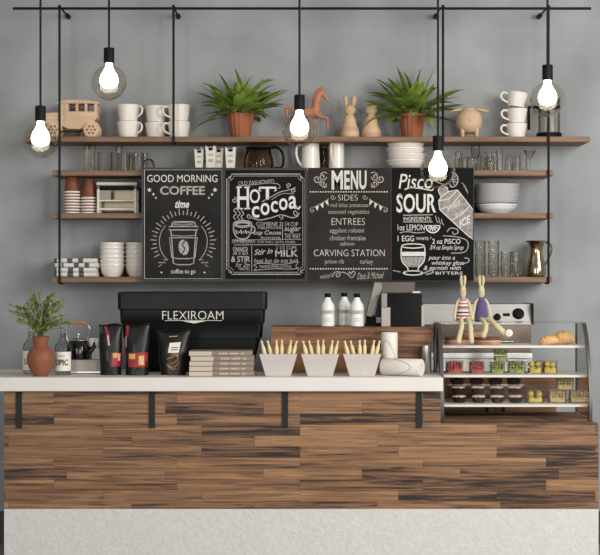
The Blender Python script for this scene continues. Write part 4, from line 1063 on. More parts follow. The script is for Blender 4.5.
# coffee bags
def pouch_fn(wt, wb, hh, d, seed, bulge=1.0):
    rnd = random.Random(seed); ph = [rnd.uniform(0, 6) for _ in range(6)]
    def P(u, v, side):
        w = (wb + (wt - wb) * v ** 1.3) * .5; th = d * (1 - v ** 2.2) ** .75 * .5 + .0015
        x = (2 * u - 1)
        wr = .0022 * (sin(9 * v + ph[0] + 3 * x) + sin(15 * v - 5 * x + ph[1]) * .6) * (1 - abs(x)) * (1 - v) ** .3
        y = th * (1 - abs(x) ** 2.6) ** .6 + wr * bulge
        xx = x * w * (1 - .02 * sin(pi * v * 3 + ph[2]))
        zz = hh * v + .004 * sin(3 * x + ph[3]) * v * v
        return (xx, side * y if y > 0 else 0, zz)
    return P
def pouch(px, y, wt, wb, hpx, label, seed, rz, deco):
    s = S(y)
    o = thing('coffee_bag', label, 'coffee bag', on(px, y), rz, 'black foil coffee bags')
    P = pouch_fn(wt * s, wb * s, hpx * s, .075, seed)
    mb = MB(); mb.grid(lambda u, v: P(u, v, -1), 20, 24); mb.grid(lambda u, v: P(1 - u, v, 1), 20, 24)
    n = 20
    mb.add([P(i / n, 0, -1) for i in range(n + 1)] + [P(1 - i / n, 0, 1) for i in range(n + 1)], [tuple(range(2 * n + 2))[::-1]])
    mb.build('pouch', BAGM, o, smooth=70)
    def patch(name, m, u0, u1, v0, v1, sk=0, off=.0012, par=None):
        def f(u, v):
            uu = u0 + (u1 - u0) * u + sk * v; p = P(uu, v0 + (v1 - v0) * v, -1); return (p[0], p[1] - off, p[2])
        return MB().grid(f, 8, 8).build(name, m, par or o)
    deco(patch, P, o, s)
    MB().grid(lambda u, v: (P(u, .955 + .04 * v, -1)[0], P(u, .955 + .04 * v, -1)[1] - .0008, P(u, .955 + .04 * v, -1)[2]), 12, 2).build('top_seal', BLACKP, o)
def deco_a(patch, P, o, s):
    patch('side_stripe', BAGG, .03, .16, .83, .97, -.02)
    patch('red_stripe', BAGR, .34, .46, .78, .97, -.12); patch('pale_stripe', BAGPK, .42, .50, .58, .78, -.06)
    l = patch('label', BAGR, .58, .99, .17, .44)
    patch('label_print', BAGY, .64, .84, .34, .43, off=.002, par=l); patch('label_print', BAGPK, .86, .95, .28, .42, off=.002, par=l)
def deco_b(patch, P, o, s):
    patch('red_stripe', BAGR, .04, .16, .75, .97, .02); patch('pale_stripe', BAGPK, .03, .08, .55, .76, .01)
    l = patch('label', BAGR, .14, .97, .16, .44)
    patch('label_print', BAGY, .17, .45, .32, .42, off=.002, par=l); patch('label_print', BAGY, .60, .84, .2, .38, off=.002, par=l); patch('label_print', BAGPK, .66, .78, .22, .34, off=.0026, par=l)
def deco_c(patch, P, o, s):
    l = patch('tag_print', PAPERW, .34, .70, .50, .73, .06)
    for v0 in (.56, .61): patch('tag_lettering', INK, .44, .66, v0, v0 + .018, .02, off=.002, par=l)
    m = MB()
    for pts in ([(-.38, .36), (-.1, .40), (.24, .44), (.34, .36), (.1, .28), (-.2, .24)], [(-.42, .24), (-.1, .18), (.3, .22), (.38, .32)], [(-.3, .19), (0, .13), (.25, .16)], [(-.1, .46), (.2, .48), (.38, .44)]):
        q = cr([(a, b_, 0) for a, b_ in pts], 5)
        m.tube([(lambda p: (p[0], p[1] - .0008, p[2]))(P((a.x + 1) / 2, a.y, -1)) for a in q], .0031, 6)
    m.build('gold_swirl', GOLD, o)
    patch('top_print', GOLD, .38, .64, .86, .885)
pouch(110.7, -.92, 23.5, 21.5, 50.5, 'black foil coffee bag with green and red stripes, leftmost of three', 2, 0, deco_a)
pouch(137.2, -.94, 25.2, 22.5, 51, 'black foil coffee bag with wide red label, middle of three', 5, 0, deco_b)
pouch(173.3, -.92, 34, 26, 44.5, 'black foil coffee bag with white tag and gold swirl, nearest the books', 9, 0, deco_c)

# black crate with lettering
cy = -.64; s = S(cy - .1)
o = thing('storage_crate', 'large black lidded crate reading FLEXIROAM behind the bags', 'crate', on(193.5, cy))
hd_ = .1
zc = lambda py: (372 - py) * s
MB().loft([(0, 60 * s, .082), (zc(352), 64.5 * s, .088), (zc(338.5), 67.5 * s, .092), (zc(338), 69.5 * s, .096), (zc(324), 70.5 * s, .097), (zc(323), 72 * s, .099), (zc(310), 72.6 * s, .1)], .02, 5).build('bin', CRATE, o, smooth=25)
MB().loft([(zc(310), 73 * s, .101), (zc(309), 74.6 * s, .105), (zc(294), 74.8 * s, .106), (zc(292), 74 * s, .104), (zc(291.6), 72 * s, .1)], .02, 5).build('lid', CRATE, o, smooth=25)
m = MB(); text_at(m, 'FLEXIROAM', -29.8 * s, 31.4 * s, zc(319.3), zc(310.8), -.1012, bold=-.012)
ribbon(m, [(-27 * s, zc(320.4)), (0, zc(320.2)), (30 * s, zc(320.4))], .0022, -.1012)
m.add([(-10 * s, -.1012, zc(320.9)), (14 * s, -.1012, zc(320.9)), (2 * s, -.1012, zc(323.2))], [(0, 2, 1)])
m.build('crate_lettering', PAPERW, o, smooth=0)

# books
by = -.96; s = S(by - .08)
for k in range(5):
    px, w = ((221.7, 65), (221.2, 64), (221.9, 64.4), (222.4, 63.6), (220.6, 63))[k]
    H = .0225
    o = thing('book', ['bottom', 'second lowest', 'middle', 'second highest', 'topmost'][k] + ' taupe book in the stack of five beside the coffee bags', 'book', (PX(px, by - .08), by, CT + .0004 + k * (H + .0006)), R((0, .6, -.5, .4, 0)[k]), 'taupe books stacked on the counter')
    hw = w / 2 * s
    mb = MB().box(-hw, hw, -.08, .08, 0, .0028).box(-hw, hw, -.08, .08, H - .0028, H)
    mb.add([(-hw, -.08, 0), (hw, -.08, 0), (hw, -.084, H * .3), (hw, -.084, H * .7), (hw, -.08, H), (-hw, -.08, H), (-hw, -.084, H * .7), (-hw, -.084, H * .3)], [(0, 1, 2, 7), (7, 2, 3, 6), (6, 3, 4, 5), (1, 4, 3, 2), (0, 7, 6, 5), (0, 5, 4, 1)])
    mb.build('cover', BOOKB, o, smooth=30)
    MB().box(-hw + .003, hw - .003, -.078, .076, .003, H - .003).build('pages', PAGES, o, smooth=0)
    MB().box(-hw, -hw + 2 * hw * .36, -.0852, -.0841, .0015, H - .0015).build('spine_band', BOOKC, o, smooth=0)
    i = MB()
    x = -hw * .1
    rr = random.Random(4)
    while x < hw * .75:
        d = rr.uniform(.004, .008)
        if rr.random() > .15: ribbon(i, [(x, H * .5), (x + d, H * .5)], .008, -.0845)
        x += d + .0022
    i.build('spine_print', BOOKC, o, smooth=0)

# wooden riser
ry = -.80; s = S(ry)
o = thing('wooden_riser', 'wooden riser box behind the white planters carrying bottles and till', 'riser', on(351, -.66))
HR = (373.1 - 327) * s
x0, x1 = -81 * s, 81 * s
fy = ry + .66
MB().box(x0, x1, fy, .15, HR - 6.3 * s, HR).build('top_board', WOODR, o, smooth=0, bevel=.002)
MB().box(x0 + .006, x1 - .012, fy + .008, .144, 0, HR - 6.4 * s).build('carcass', WOODR, o, smooth=0)
for a, c in ((x0, x0 + 4 * s), (x1 - 7 * s, x1 - 1.5 * s)): MB().box(a, c, fy + .002, fy + .008, 0, HR - 6.4 * s).build('stile', WOODR, o, smooth=0)
for z0, z1 in ((.001, HR - 24 * s), (HR - 23.6 * s, HR - 6.6 * s)): MB().box(x0 + 4.1 * s, x1 - 7.1 * s, fy + .0035, fy + .0079, z0, z1).build('front_board', WOODR, o, smooth=0)
RT = CT + .0004 + HR + .0004
# bottles on the riser
def milk_bottle(px, y, label):
    s = S(y)
    o = thing('white_bottle', label, 'bottle', (PX(px, y), y, RT), group='white bottles with black caps')
    MB().lathe([(6.3 * s, 0), (7 * s, .7 * s), (7 * s, 19 * s), (6.6 * s, 21.5 * s), (3.4 * s, 26.5 * s), (2.8 * s, 28.5 * s), (2.8 * s, 29 * s), (0, 29.1 * s)], 32).build('bottle', BOTW, o)
    MB().lathe([(3 * s, 29.1 * s), (3.1 * s, 29.3 * s), (3.1 * s, 32.6 * s), (2.7 * s, 33 * s), (0, 33 * s)], 20).build('cap', BLACKP, o)
    r = 7.06 * s
    MB().lathe([(r, 12.4 * s), (r, 16.4 * s)], 32, cap=False).build('label_band', PLANTER, o)
    m = MB(); text_at(m, 'milk', -2.2 * s, 4 * s, 13.2 * s, 16 * s, 0, shear=.3)
    m2 = MB()
    for z in (5, 6.5, 8): ribbon(m2, [(-3.4 * s, z * s), (0, z * s), (3.4 * s, z * s)], .0016, 0)
    for q in (m, m2): q.v = [((r + .0007) * sin(a / r), -(r + .0007) * cos(a / r), z) for a, _, z in q.v]; q.build('bottle_print', TAUPE, o, smooth=0)
milk_bottle(327.6, -.74, 'white bottle with black cap, leftmost on the wooden riser')
milk_bottle(344.2, -.64, 'white bottle with black cap standing behind, middle of three')
milk_bottle(356.8, -.75, 'white bottle with black cap nearest the till screen')
# till screen and printer
py_ = -.62; s = S(py_)
o = thing('till_screen', 'grey tilted till screen standing behind the black printer', 'till screen', (PX(392, py_), py_, RT))
def lp(px, py): return ((px - 392) * s, (326.5 - py) * s)
def slab(mb, a, b_, d, y0, y1):
    """a slab between two edges a,b in x,z; y0..y1 deep"""
    mb.prism([a, b_, d[1], d[0]], y0, y1)
mb = MB(); mb.prism([lp(365, 316.5), lp(371.8, 317.8), lp(382, 288), lp(381, 284), lp(374, 282.8)][::-1], -.055, .04)
mb.build('left_housing', TAUPE, o, smooth=20, bevel=.003)
zt_, zb_ = lp(0, 283)[1], lp(0, 292.6)[1]
mb = MB().add([(lp(376, 0)[0], .05, zt_), (lp(416, 0)[0], .05, zt_), (lp(413, 0)[0], -.055, zb_), (lp(381, 0)[0], -.055, zb_),
               (lp(376, 0)[0], .06, zt_ - .012), (lp(416, 0)[0], .06, zt_ - .012), (lp(413, 0)[0], -.045, zb_ - .012), (lp(381, 0)[0], -.045, zb_ - .012)],
              [(0, 1, 2, 3), (7, 6, 5, 4), (0, 4, 5, 1), (1, 5, 6, 2), (2, 6, 7, 3), (3, 7, 4, 0)])
mb.build('top_housing', TAUPE, o, smooth=0, bevel=.002)
mb = MB().add([(lp(379, 0)[0], .042, zt_ + .0002), (lp(412, 0)[0], .042, zt_ + .0002), (lp(410, 0)[0], -.042, zb_ + .0018), (lp(383, 0)[0], -.042, zb_ + .0018)], [(0, 1, 2, 3)])
mb = MB().prism([lp(374, 318), lp(381, 318), lp(381, 290)], -.04, .03); mb.build('inner_panel', SCREEN, o, smooth=0)
MB().box(lp(365, 0)[0], lp(392, 0)[0], -.05, .04, 0, .012).build('stand_foot', BLACKP, o, smooth=0, bevel=.002)
MB().box(lp(366, 0)[0], lp(376, 0)[0], -.02, .02, .012, lp(0, 316)[1]).build('stand_post', BLACKP, o, smooth=0)
qy = -.72; s = S(qy)
o = thing('receipt_printer', 'black boxy receipt printer with silver side posts on riser', 'printer', (PX(404, qy), qy, RT))
MB().loft([(0, 17.2 * s, .042), (32 * s, 17.2 * s, .042), (33 * s, 16.6 * s, .04)], .004, 3).build('housing', BLACKP, o, smooth=25)
MB().box(-23 * s, -14.2 * s, -.046, .0, 0, 19 * s).build('left_post', PORTG, o, smooth=0, bevel=.002)
MB().box(-23 * s, -17.3 * s, -.04, .03, 19.2 * s, 33 * s).build('left_hinge', TAUPE, o, smooth=0, bevel=.002)
MB().box(16.6 * s, 19.6 * s, -.046, .0, 0, 21 * s).build('right_post', PORTG, o, smooth=0, bevel=.002)
MB().box(8 * s, 16 * s, -.03, .03, 33.1 * s, 35 * s).build('top_cover', CREAM, o, smooth=0, bevel=.002)

# planters with bottle shaped pegs
ply = -1.0; s = S(ply - .04)
for j, px in enumerate((278.3, 320, 361.8)):
    word = ('left', 'middle', 'right')[j]
    o = thing('planter', ['white tapered trough beside the books, filled with pegs', 'white tapered trough, middle of three, filled with pegs', 'white tapered trough beside the paper rolls, filled with pegs'][j], 'planter', on(px, ply), group='white tapered troughs')
    Hh = 22 * s; wt, wb = 19 * s, 12.6 * s
    mb = MB()
    def rr(z, hx, hy): return [(-hx, -hy, z), (hx, -hy, z), (hx, hy, z), (-hx, hy, z)]
    rs = [rr(0, wb, .03), rr(Hh, wt, .042), rr(Hh, wt - .004, .038), rr(.006, wb - .004, .026)]
    vs = [p for r in rs for p in r]
    fs = [(3, 2, 1, 0), (12, 13, 14, 15)] + [(4 * a + i, 4 * a + (i + 1) % 4, 4 * a + 4 + (i + 1) % 4, 4 * a + 4 + i) for a in range(3) for i in range(4)]
    mb.add(vs, fs).build('trough', PLANTER, o, smooth=0, bevel=.0012)
    for q, (dx, ang) in enumerate(((-10.5, -14), (-4.5, -14), (-1.3, -1.5), (3, 1), (8.5, 9), (11.5, 15))):
        pz = CT + .0004 + Hh
        wp = thing('wooden_peg', ORD[q] + ' from the left of six pale bottle shaped pegs in the ' + word + ' trough', 'peg', (PX(px, ply - .04) + dx * s, ply + (.008 if q % 2 else -.008), pz - 13 * s), group='pale bottle shaped pegs')
        wp.rotation_euler = (0, R(ang), 0)
        MB().lathe([(0, 0), (1.4 * s, .4 * s), (1.9 * s, 8 * s), (2.1 * s, 17 * s), (1.9 * s, 20 * s), (1.0 * s, 23 * s), (.95 * s, 25.4 * s)], 14).build('peg_body', PEG, wp)
        MB().lathe([(1.0 * s, 25.3 * s), (1.3 * s, 25.6 * s), (1.3 * s, 26.8 * s), (0, 27.2 * s)], 14).build('peg_top', PEG, wp)

# paper rolls
s = S(-.94)
o = thing('paper_roll', 'white marbled paper roll standing upright behind the lying one', 'paper roll', on(389.4, -.9), group='white marbled rolls')
def roll_mb(r, L, mx=None):
    return MB().lathe([(r * .36, 0), (r * .96, 0), (r, .002), (r, L - .002), (r * .96, L), (r * .36, L), (r * .36, 0)], 36, mx, cap=False)
s = S(-.9); roll_mb(8.2 * s, 42 * s).build('roll', ROLLP, o)
def wavy(o, r, L, ph, mx=None):
    pts = [((r + .0004) * cos(a), (r + .0004) * sin(a), L * (.5 + .32 * sin(1.7 * a + ph))) for a in [R(180 + i * 7.5) for i in range(25)]]
    MB().tube(pts, .0012, 6, mx=mx).build('marble_vein', ROLLL, o)
wavy(o, 8.2 * s, 42 * s, .6)
s = S(-1.01)
o = thing('paper_roll', 'white marbled paper roll lying on its side at the counter edge', 'paper roll', (PX(383.5, -1.0), -.955, CT + .0004 + 8.6 * s), R(-27), 'white marbled rolls')
mx = M4.Rotation(R(90), 4, 'Y')
roll_mb(8.6 * s, 42 * s, mx).build('roll', ROLLP, o)
MB().lathe([(3.05 * s, .001), (3.05 * s, 41.4 * s)], 24, mx).build('core', CREAM, o)
pts = [(42 * s * (.5 + .3 * sin(1.9 * a + 2)), (8.6 * s + .0004) * cos(a), (8.6 * s + .0004) * sin(a)) for a in [R(100 + i * 8) for i in range(24)]]
MB().tube(pts, .0012, 6).build('marble_vein', ROLLL, o)

# metal cup and tongs
s = S(-.88)
o = tag(MB().lathe([(4.6 * s, 0), (5 * s, .5 * s), (5.2 * s, 28 * s), (4.8 * s, 28 * s), (4.6 * s, 1.5 * s), (0, 1 * s)], 28).build('metal_cup', STEEL, loc=on(426.2, -.84)), 'narrow steel cup at the right end of the wooden riser', 'cup')
o = thing('serving_tongs', 'dark metal serving tongs leaning beside the steel cup', 'tongs', on(436.6, -.84))
for sx, dy in ((-1, -.012), (1, .012)):
    pts = cr([(sx * .9 * s, dy, 0.004), (sx * 2.0 * s, dy * 1.4, 16 * s), (sx * 1.5 * s + .6 * s, dy * .9, 36 * s), (1.0 * s, 0, 49 * s)], 6)
    MB().tube(pts, [.0048] * 6 + [.0058] * 6 + [.005] * 7, 8).build('arm', CASEM, o)
MB().ball((1.0 * s, 0, 50 * s), (2.2 * s, .012, 1.8 * s), 12, 8).build('hinge', CASEM, o)

# ---------------------------------------------------------------- oven and cabinet behind the display case
wy = -.42
zc_top = PZ(378, wy)
o = thing('back_cabinet', 'wooden cabinet behind the display case under the oven', 'cabinet', (PX(495, wy), 0, 0))
hw = 62 * S(wy)
MB().box(-hw, hw, wy + .012, -.0195, 0.001, zc_top).build('carcass', WOODR, o, smooth=0)
for sx in (-1, 1):
    d = MB().box(sx * hw * .5 - hw * .48, sx * hw * .5 + hw * .48, wy, wy + .0115, .06, zc_top - .03).build('door', WOODR, o, smooth=0, bevel=.002)
    MB().box(sx * .04 - .006, sx * .04 + .006, wy - .02, wy - .0005, zc_top - .2, zc_top - .08).build('door_handle', BLACK, d, smooth=0)
oy = -.38; s = S(oy)
o = thing('steel_oven', 'stainless steel oven with black knobs on its sloping panel', 'oven', (PX(478, oy), 0, zc_top + .0006))
def ox(px): return (px - 478) * s
def oz(py): return (277.5 - py) * s + CAMZ - zc_top
MB().box(ox(424), ox(531), oy + .01, -.06, .012, oz(324.5)).build('housing', PORTG, o, smooth=0)
MB().box(ox(424), ox(531), oy, oy + .0095, oz(352), oz(325)).build('oven_door', OVEN, o, smooth=0)
MB().box(ox(424), ox(532), oy - .02, oy + .0095, oz(358.5), oz(352.6)).build('front_rail', STEELB, o, smooth=0, bevel=.002)
MB().box(ox(424), ox(532), oy + .002, oy + .0095, .012, oz(359)).build('lower_front', STEELB, o, smooth=0)
pn = [(oy - .012, oz(324.4)), (oy + .03, oz(304)), (-.06, oz(304)), (-.06, oz(324.4))]
mb = MB(); n = 4
mb.add([(ox(423), p[0], p[1]) for p in pn] + [(ox(532.5), p[0], p[1]) for p in pn], [(3, 2, 1, 0), (4, 5, 6, 7)] + [(i, (i + 1) % 4, (i + 1) % 4 + 4, i + 4) for i in range(4)])
cp = mb.build('control_panel', STEELB, o, smooth=0, bevel=.003)
mb = MB(); mb.box(ox(531.2), ox(533.2), oy - .016, -.06, oz(324.6), oz(303.6)).build('panel_end', BLACKP, o, smooth=0)
tilt = math.atan2(.042, oz(304) - oz(324.4))
def knob(px, py, r):
    f = (oz(py) - oz(324.4)) / (oz(304) - oz(324.4)); yy = oy - .012 + .042 * f
    mx = M4.Translation((ox(px), yy, oz(py))) @ M4.Rotation(R(90) - tilt, 4, 'X')
    MB().lathe([(r * s * 1.15, .0005), (r * s * 1.15, .003), (r * s, .004), (r * s * .92, .016), (r * s * .5, .018), (0, .018)], 24, mx).build('knob', BLACKP, o)
knob(497.2, 317.4, 3.2); knob(518.6, 314, 5.2)
f = (oz(315) - oz(324.4)) / (oz(304) - oz(324.4)); yy = oy - .012 + .042 * f
MB().box(-3.4 * s, 3.4 * s, -.003, .002, -1.6 * s, 1.6 * s, M4.Translation((ox(506.6), yy, oz(315))) @ M4.Rotation(-tilt, 4, 'X')).build('display', SCREEN, o, smooth=0)
MB().tube([(ox(440), oy - .03, oz(341.5)), (ox(512), oy - .03, oz(341.5))], .006, 10).box(ox(442) - .004, ox(442) + .004, oy - .03, oy - .0005, oz(342.2), oz(340.8)).box(ox(510) - .004, ox(510) + .004, oy - .03, oy - .0005, oz(342.2), oz(340.8)).build('door_bar', STEEL, o)
for x in (430, 526):
    for y in (-.34, -.1): MB().lathe([(.012, 0), (.012, .012)], 12, M4.Translation((ox(x), y, 0))).build('foot', BLACKP, o)

# ---------------------------------------------------------------- glass display case
XL, XR = .648, 1.349
ZT = 1.183; ZB = LED + .0005
prof = [(-.83, ZT), (-.872, 1.14), (-.914, 1.08), (-.95, 1.0), (-.975, .92), (-.985, .84), (-.985, .78), (-.98, ZB + .0005)]
pc_ = [(p.x, p.y) for p in cr([(a, z, 0) for a, z in prof], 4)]
BK = -.615
o = thing('display_case', 'curved glass pastry display case at right end of the counter', 'display case', (0, 0, 0))
def curved(x0, x1, off0, off1, mb):
    n = len(pc_)
    vs = []
    for x in (x0, x1):
        for (y, z) in pc_: vs.append((x, y - off0, z))
        for (y, z) in pc_: vs.append((x, y - off1, z))
    fs = []
    for i in range(n - 1):
        fs += [(i, i + 1, 2 * n + i + 1, 2 * n + i), (n + i, 2 * n + n + i, 2 * n + n + i + 1, n + i + 1),
               (i, n + i, n + i + 1, i + 1), (2 * n + i, 2 * n + i + 1, 3 * n + i + 1, 3 * n + i)]
    fs += [(0, 2 * n, 3 * n, n), (n - 1, 2 * n - 1, 4 * n - 1, 3 * n - 1)]
    return mb.add(vs, fs)
for a, c in ((XL, XL + .017), (XR - .015, XR)):
    curved(a, c, -.022, .004, MB()).build('end_frame', CASEM, o, smooth=30)
mb = MB(); n = len(pc_)
mb.add([(XL + .0172, y, z) for y, z in pc_] + [(XR - .0152, y, z) for y, z in pc_], [(i, i + 1, n + i + 1, n + i) for i in range(n - 1)])
mb.build('front_glass', GLASSP, o)
MB().box(XL, XR, -.829, BK, ZT, ZT + .006).build('top_glass', GLASS, o, smooth=0)
for x in (XL + .004, XR - .008):
    poly = [(y + .024, z) for y, z in pc_] + [(BK, ZB + .014), (BK, ZT - .001)]
    vs = [(x, y, z) for y, z in poly] + [(x + .004, y, z) for y, z in poly]; k = len(poly)
    MB().add(vs, [tuple(range(k)), tuple(range(k, 2 * k))[::-1]] + [(i, (i + 1) % k, (i + 1) % k + k, i + k) for i in range(k)]).build('end_glass', GLASSP, o, smooth=0)
MB().box(XL + .018, XR - .016, -.975, BK, ZB, ZB + .012).build('base', WOODC, o, smooth=0)
for x in (XL, XR - .012): MB().box(x, x + .012, BK - .012, BK, ZB, ZT - .0005).build('back_post', CASEM, o, smooth=0)
SH = []
for z, yf in ((PZ(345.5, -.86), -.86), (PZ(375, -.92), -.92), (PZ(404.5, -.945), -.945)):
    MB().box(XL + .0175, XR - .0155, yf, BK - .013, z - .011, z).build('case_shelf', CASEW, o, smooth=0)
    SH.append(z + .0004)

# food on the case shelves
def cakes(px, w, y, z, h, label):
    s = S(y); r = w / 2 * s
    o = thing('layer_cake', label, 'cake', (PX(px, y), y, z), group='flat layered cakes in the display case')
    MB().lathe([(r, 0), (r, h * .42), (0, h * .42)], 32).build('base_layer', CAKEP, o)
    MB().lathe([(r * .98, h * .43), (r * .98, h * .58), (0, h * .58)], 32).build('cream_layer', CAKEC, o)
    MB().lathe([(r, h * .59), (r * 1.0, h * .9), (r * .95, h), (0, h)], 32).build('top_layer', CAKEB if w > 24 else CAKEP, o)
ck = S(-.75)
cakes(457.5, 25, -.735, SH[0], 7.4 * ck, 'round layered cake on the top case shelf under the striped doll')
cakes(487.5, 27, -.745, SH[0], 7.4 * ck, 'round layered cake on the top case shelf under the purple doll')
cakes(472.5, 21, -.74, SH[0] + 7.5 * ck, 6.2 * ck, 'small round layered cake lying across the two larger cakes')
def croissant(px, y, z, L, R_, label, rz, tilt=0):
    o = thing('croissant', label, 'pastry', (PX(px, y), y, z), rz, 'folded pastries in the display case')
    n = 40; pts = []; rs = []
    for i in range(n + 1):
        t = i / n; a = pi * (.08 + .84 * t)
        pts.append((-L * .5 * cos(a), .018 * sin(a) * -1 + .01, 0)); rr = R_ * (sin(pi * t) ** .7 * .92 + .12) * (1 + .09 * (abs(sin(t * pi * 6.5))))
        rs.append(rr)
    mb = MB(); mb.tube([(p[0], p[1], rs[i]) for i, p in enumerate(pts)], rs, 16)
    mb.build('dough', PASTRY, o, smooth=60)
    MB().tube([(p[0], p[1] - rs[i] * .45, rs[i] * .62) for i, p in enumerate(pts[8:-7], 0)], [rs[i + 8] * .6 for i in range(len(pts[8:-7]))], 10).build('filling', PASTRYR, o)
sp_ = S(-.74)
croissant(549, -.765, SH[0] + .001, 20 * sp_, 4.2 * sp_, 'golden folded pastry, left one on the top case shelf', R(14))
croissant(563.5, -.725, SH[0] + .001, 20 * sp_, 6.0 * sp_, 'larger golden folded pastry, right one on the top case shelf', R(-8))
rnd = random.Random(5)
def dessert(px, w, h, y, z, fm, label, group, lumps=26, level=.97):
    s = S(y); a = w / 2 * s; H = h * s
    o = thing('dessert_cup', label, 'dessert cup', (PX(px, y), y, z), 0, group)
    d = min(a, .038)
    MB().loft([(0, a * .93, d * .93), (H, a, d)], .006, 3).build('cup', GLASSE, o, smooth=30)
    mb = MB(); big = fm is YELF
    nx, nz, ny = (2, 2, 2) if big else (5, 4, 3)
    for ix in range(nx):
        for iz in range(nz):
            for iy in range(ny):
                r = min(a * .86 / nx, H * level * .5 / nz) * rnd.uniform(.95, 1.15); jt = r * .25
                mb.ball((a * .88 * (2 * (ix + .5) / nx - 1) + rnd.uniform(-jt, jt), d * .84 * (2 * (iy + .5) / ny - 1) + rnd.uniform(-jt, jt), .003 + r + (H * level - .003 - 2 * r) * (iz / (nz - 1)) - rnd.random() * jt * (iz > 0)), (r, r, r * rnd.uniform(.8, 1)), 10, 7)
    mb.loft([(.003, a * .8, d * .8), (H * level * .35, a * .82, d * .82)], .006, 3)
    mb.build('filling', fm, o)
gd = 'clear dessert cups in the display case'
y2 = -.80
dessert(454, 17.5, 12.4, y2, SH[1], REDF, 'clear cup of red dessert, leftmost on the middle case shelf', gd)
dessert(476.5, 15, 12, y2, SH[1], REDF, 'clear cup of red dessert beside the green ones', gd)
dessert(497, 14.5, 11.6, y2, SH[1], GREENF, 'clear cup of green dessert, left one of the green pair', gd)
dessert(516.2, 18, 12.2, y2, SH[1], GREENF, 'wide clear cup of green dessert next to the yellow cups', gd)
dessert(500.4, 13.2, 12, y2, SH[1] + 11.7 * S(y2), GREENF, 'clear cup of green dessert stacked on another', gd, level=1.0)
dessert(534.6, 14, 13, y2, SH[1], YELF, 'clear cup of yellow dessert, left one on the middle case shelf', gd)
dessert(549.4, 14.5, 13, y2, SH[1], YELF, 'clear cup of yellow dessert, right one on the middle case shelf', gd)
y3 = -.83
dessert(534.4, 17, 12.6, y3, SH[2], YELF, 'clear cup of yellow dessert beside the cupcakes on the lowest case shelf', gd, lumps=18)
dessert(556.6, 18, 12.6, y3, SH[2], BEIF, 'clear cup of beige dessert, middle of the lowest case shelf row', gd)
dessert(577, 17.4, 12.6, y3, SH[2], BEIF, 'clear cup of beige dessert at the right end of the lowest case shelf', gd)
dessert(564.4, 16.6, 12.6, y3, SH[2] + 12.8 * S(y3), BEIF, 'clear cup of beige dessert stacked on two others', gd)
# cupcakes in three tiers
s = S(y3)
TS = 7.9 * s
def cupcake(px, y, z, top, label):
    o = thing('cupcake', label, 'cupcake', (PX(px, y), y, z), 0, 'chocolate cupcakes in the display case')
    s = S(y)
    MB().lathe([(5.2 * s, 0), (7.3 * s, 4.9 * s), (6.9 * s, 4.9 * s), (0, 4.4 * s)], 40, flute=lambda a: .03 * cos(20 * a)).build('paper_case', CHOCO, o)
    mb = MB().lathe([(6.9 * s, 4.6 * s), (7.1 * s, 5.2 * s), (5 * s, 6.0 * s), (0, 6.3 * s)], 24)
    mb.build('cake_top', CHOCT, o)
    cr_ = MB()
    for i in range(26 if top else 8):
        a = i * 2.4; q = 6.1 * s * math.sqrt(i / 26) if top else 4.5 * s * math.sqrt(i / 8)
        cr_.ball((q * cos(a), q * sin(a), (6.9 if top else 6.0) * s - (q / (6 * s)) ** 2 * (1.2 if top else .7) * s), (1.4 * s, 1.4 * s, 1.0 * s), 8, 6)
    cr_.build('crumb_topping', CRUMB if top else CHOCT, o)
rows = ['bottom', 'middle', 'top']
for t_ in range(3):
    for c_ in range(4):
        px = (459.3, 478.7, 497.3, 515.6)[c_] - (0, .6, 2)[t_]
        cupcake(px, y3 + (0, .003, .02)[t_], SH[2] + t_ * (TS + .0045) + (.0004 if t_ else 0), t_ < 2, ORD[c_] + ' cupcake from the left in the ' + rows[t_] + ' tier of the case')
for t_ in (1, 2):
    z = SH[2] + t_ * (TS + .0045) - .004
    x0, x1 = PX(447.5, y3), PX(524.2, y3)
    mb = MB().box(x0, x1, y3 - .045, y3 + .055, z, z + .0035)
    hleg = TS - .0008
    for x in (x0, x1 - .003): mb.box(x, x + .003, y3 - .045, y3 + .055, z - hleg + (.0004 if t_ == 1 else .0038), z)
    tag(mb.build('acrylic_riser', GLASS, smooth=0), ['clear acrylic riser under the middle tier of cupcakes', 'clear acrylic riser under the top tier of cupcakes'][t_ - 1], 'riser', 'acrylic cupcake risers')

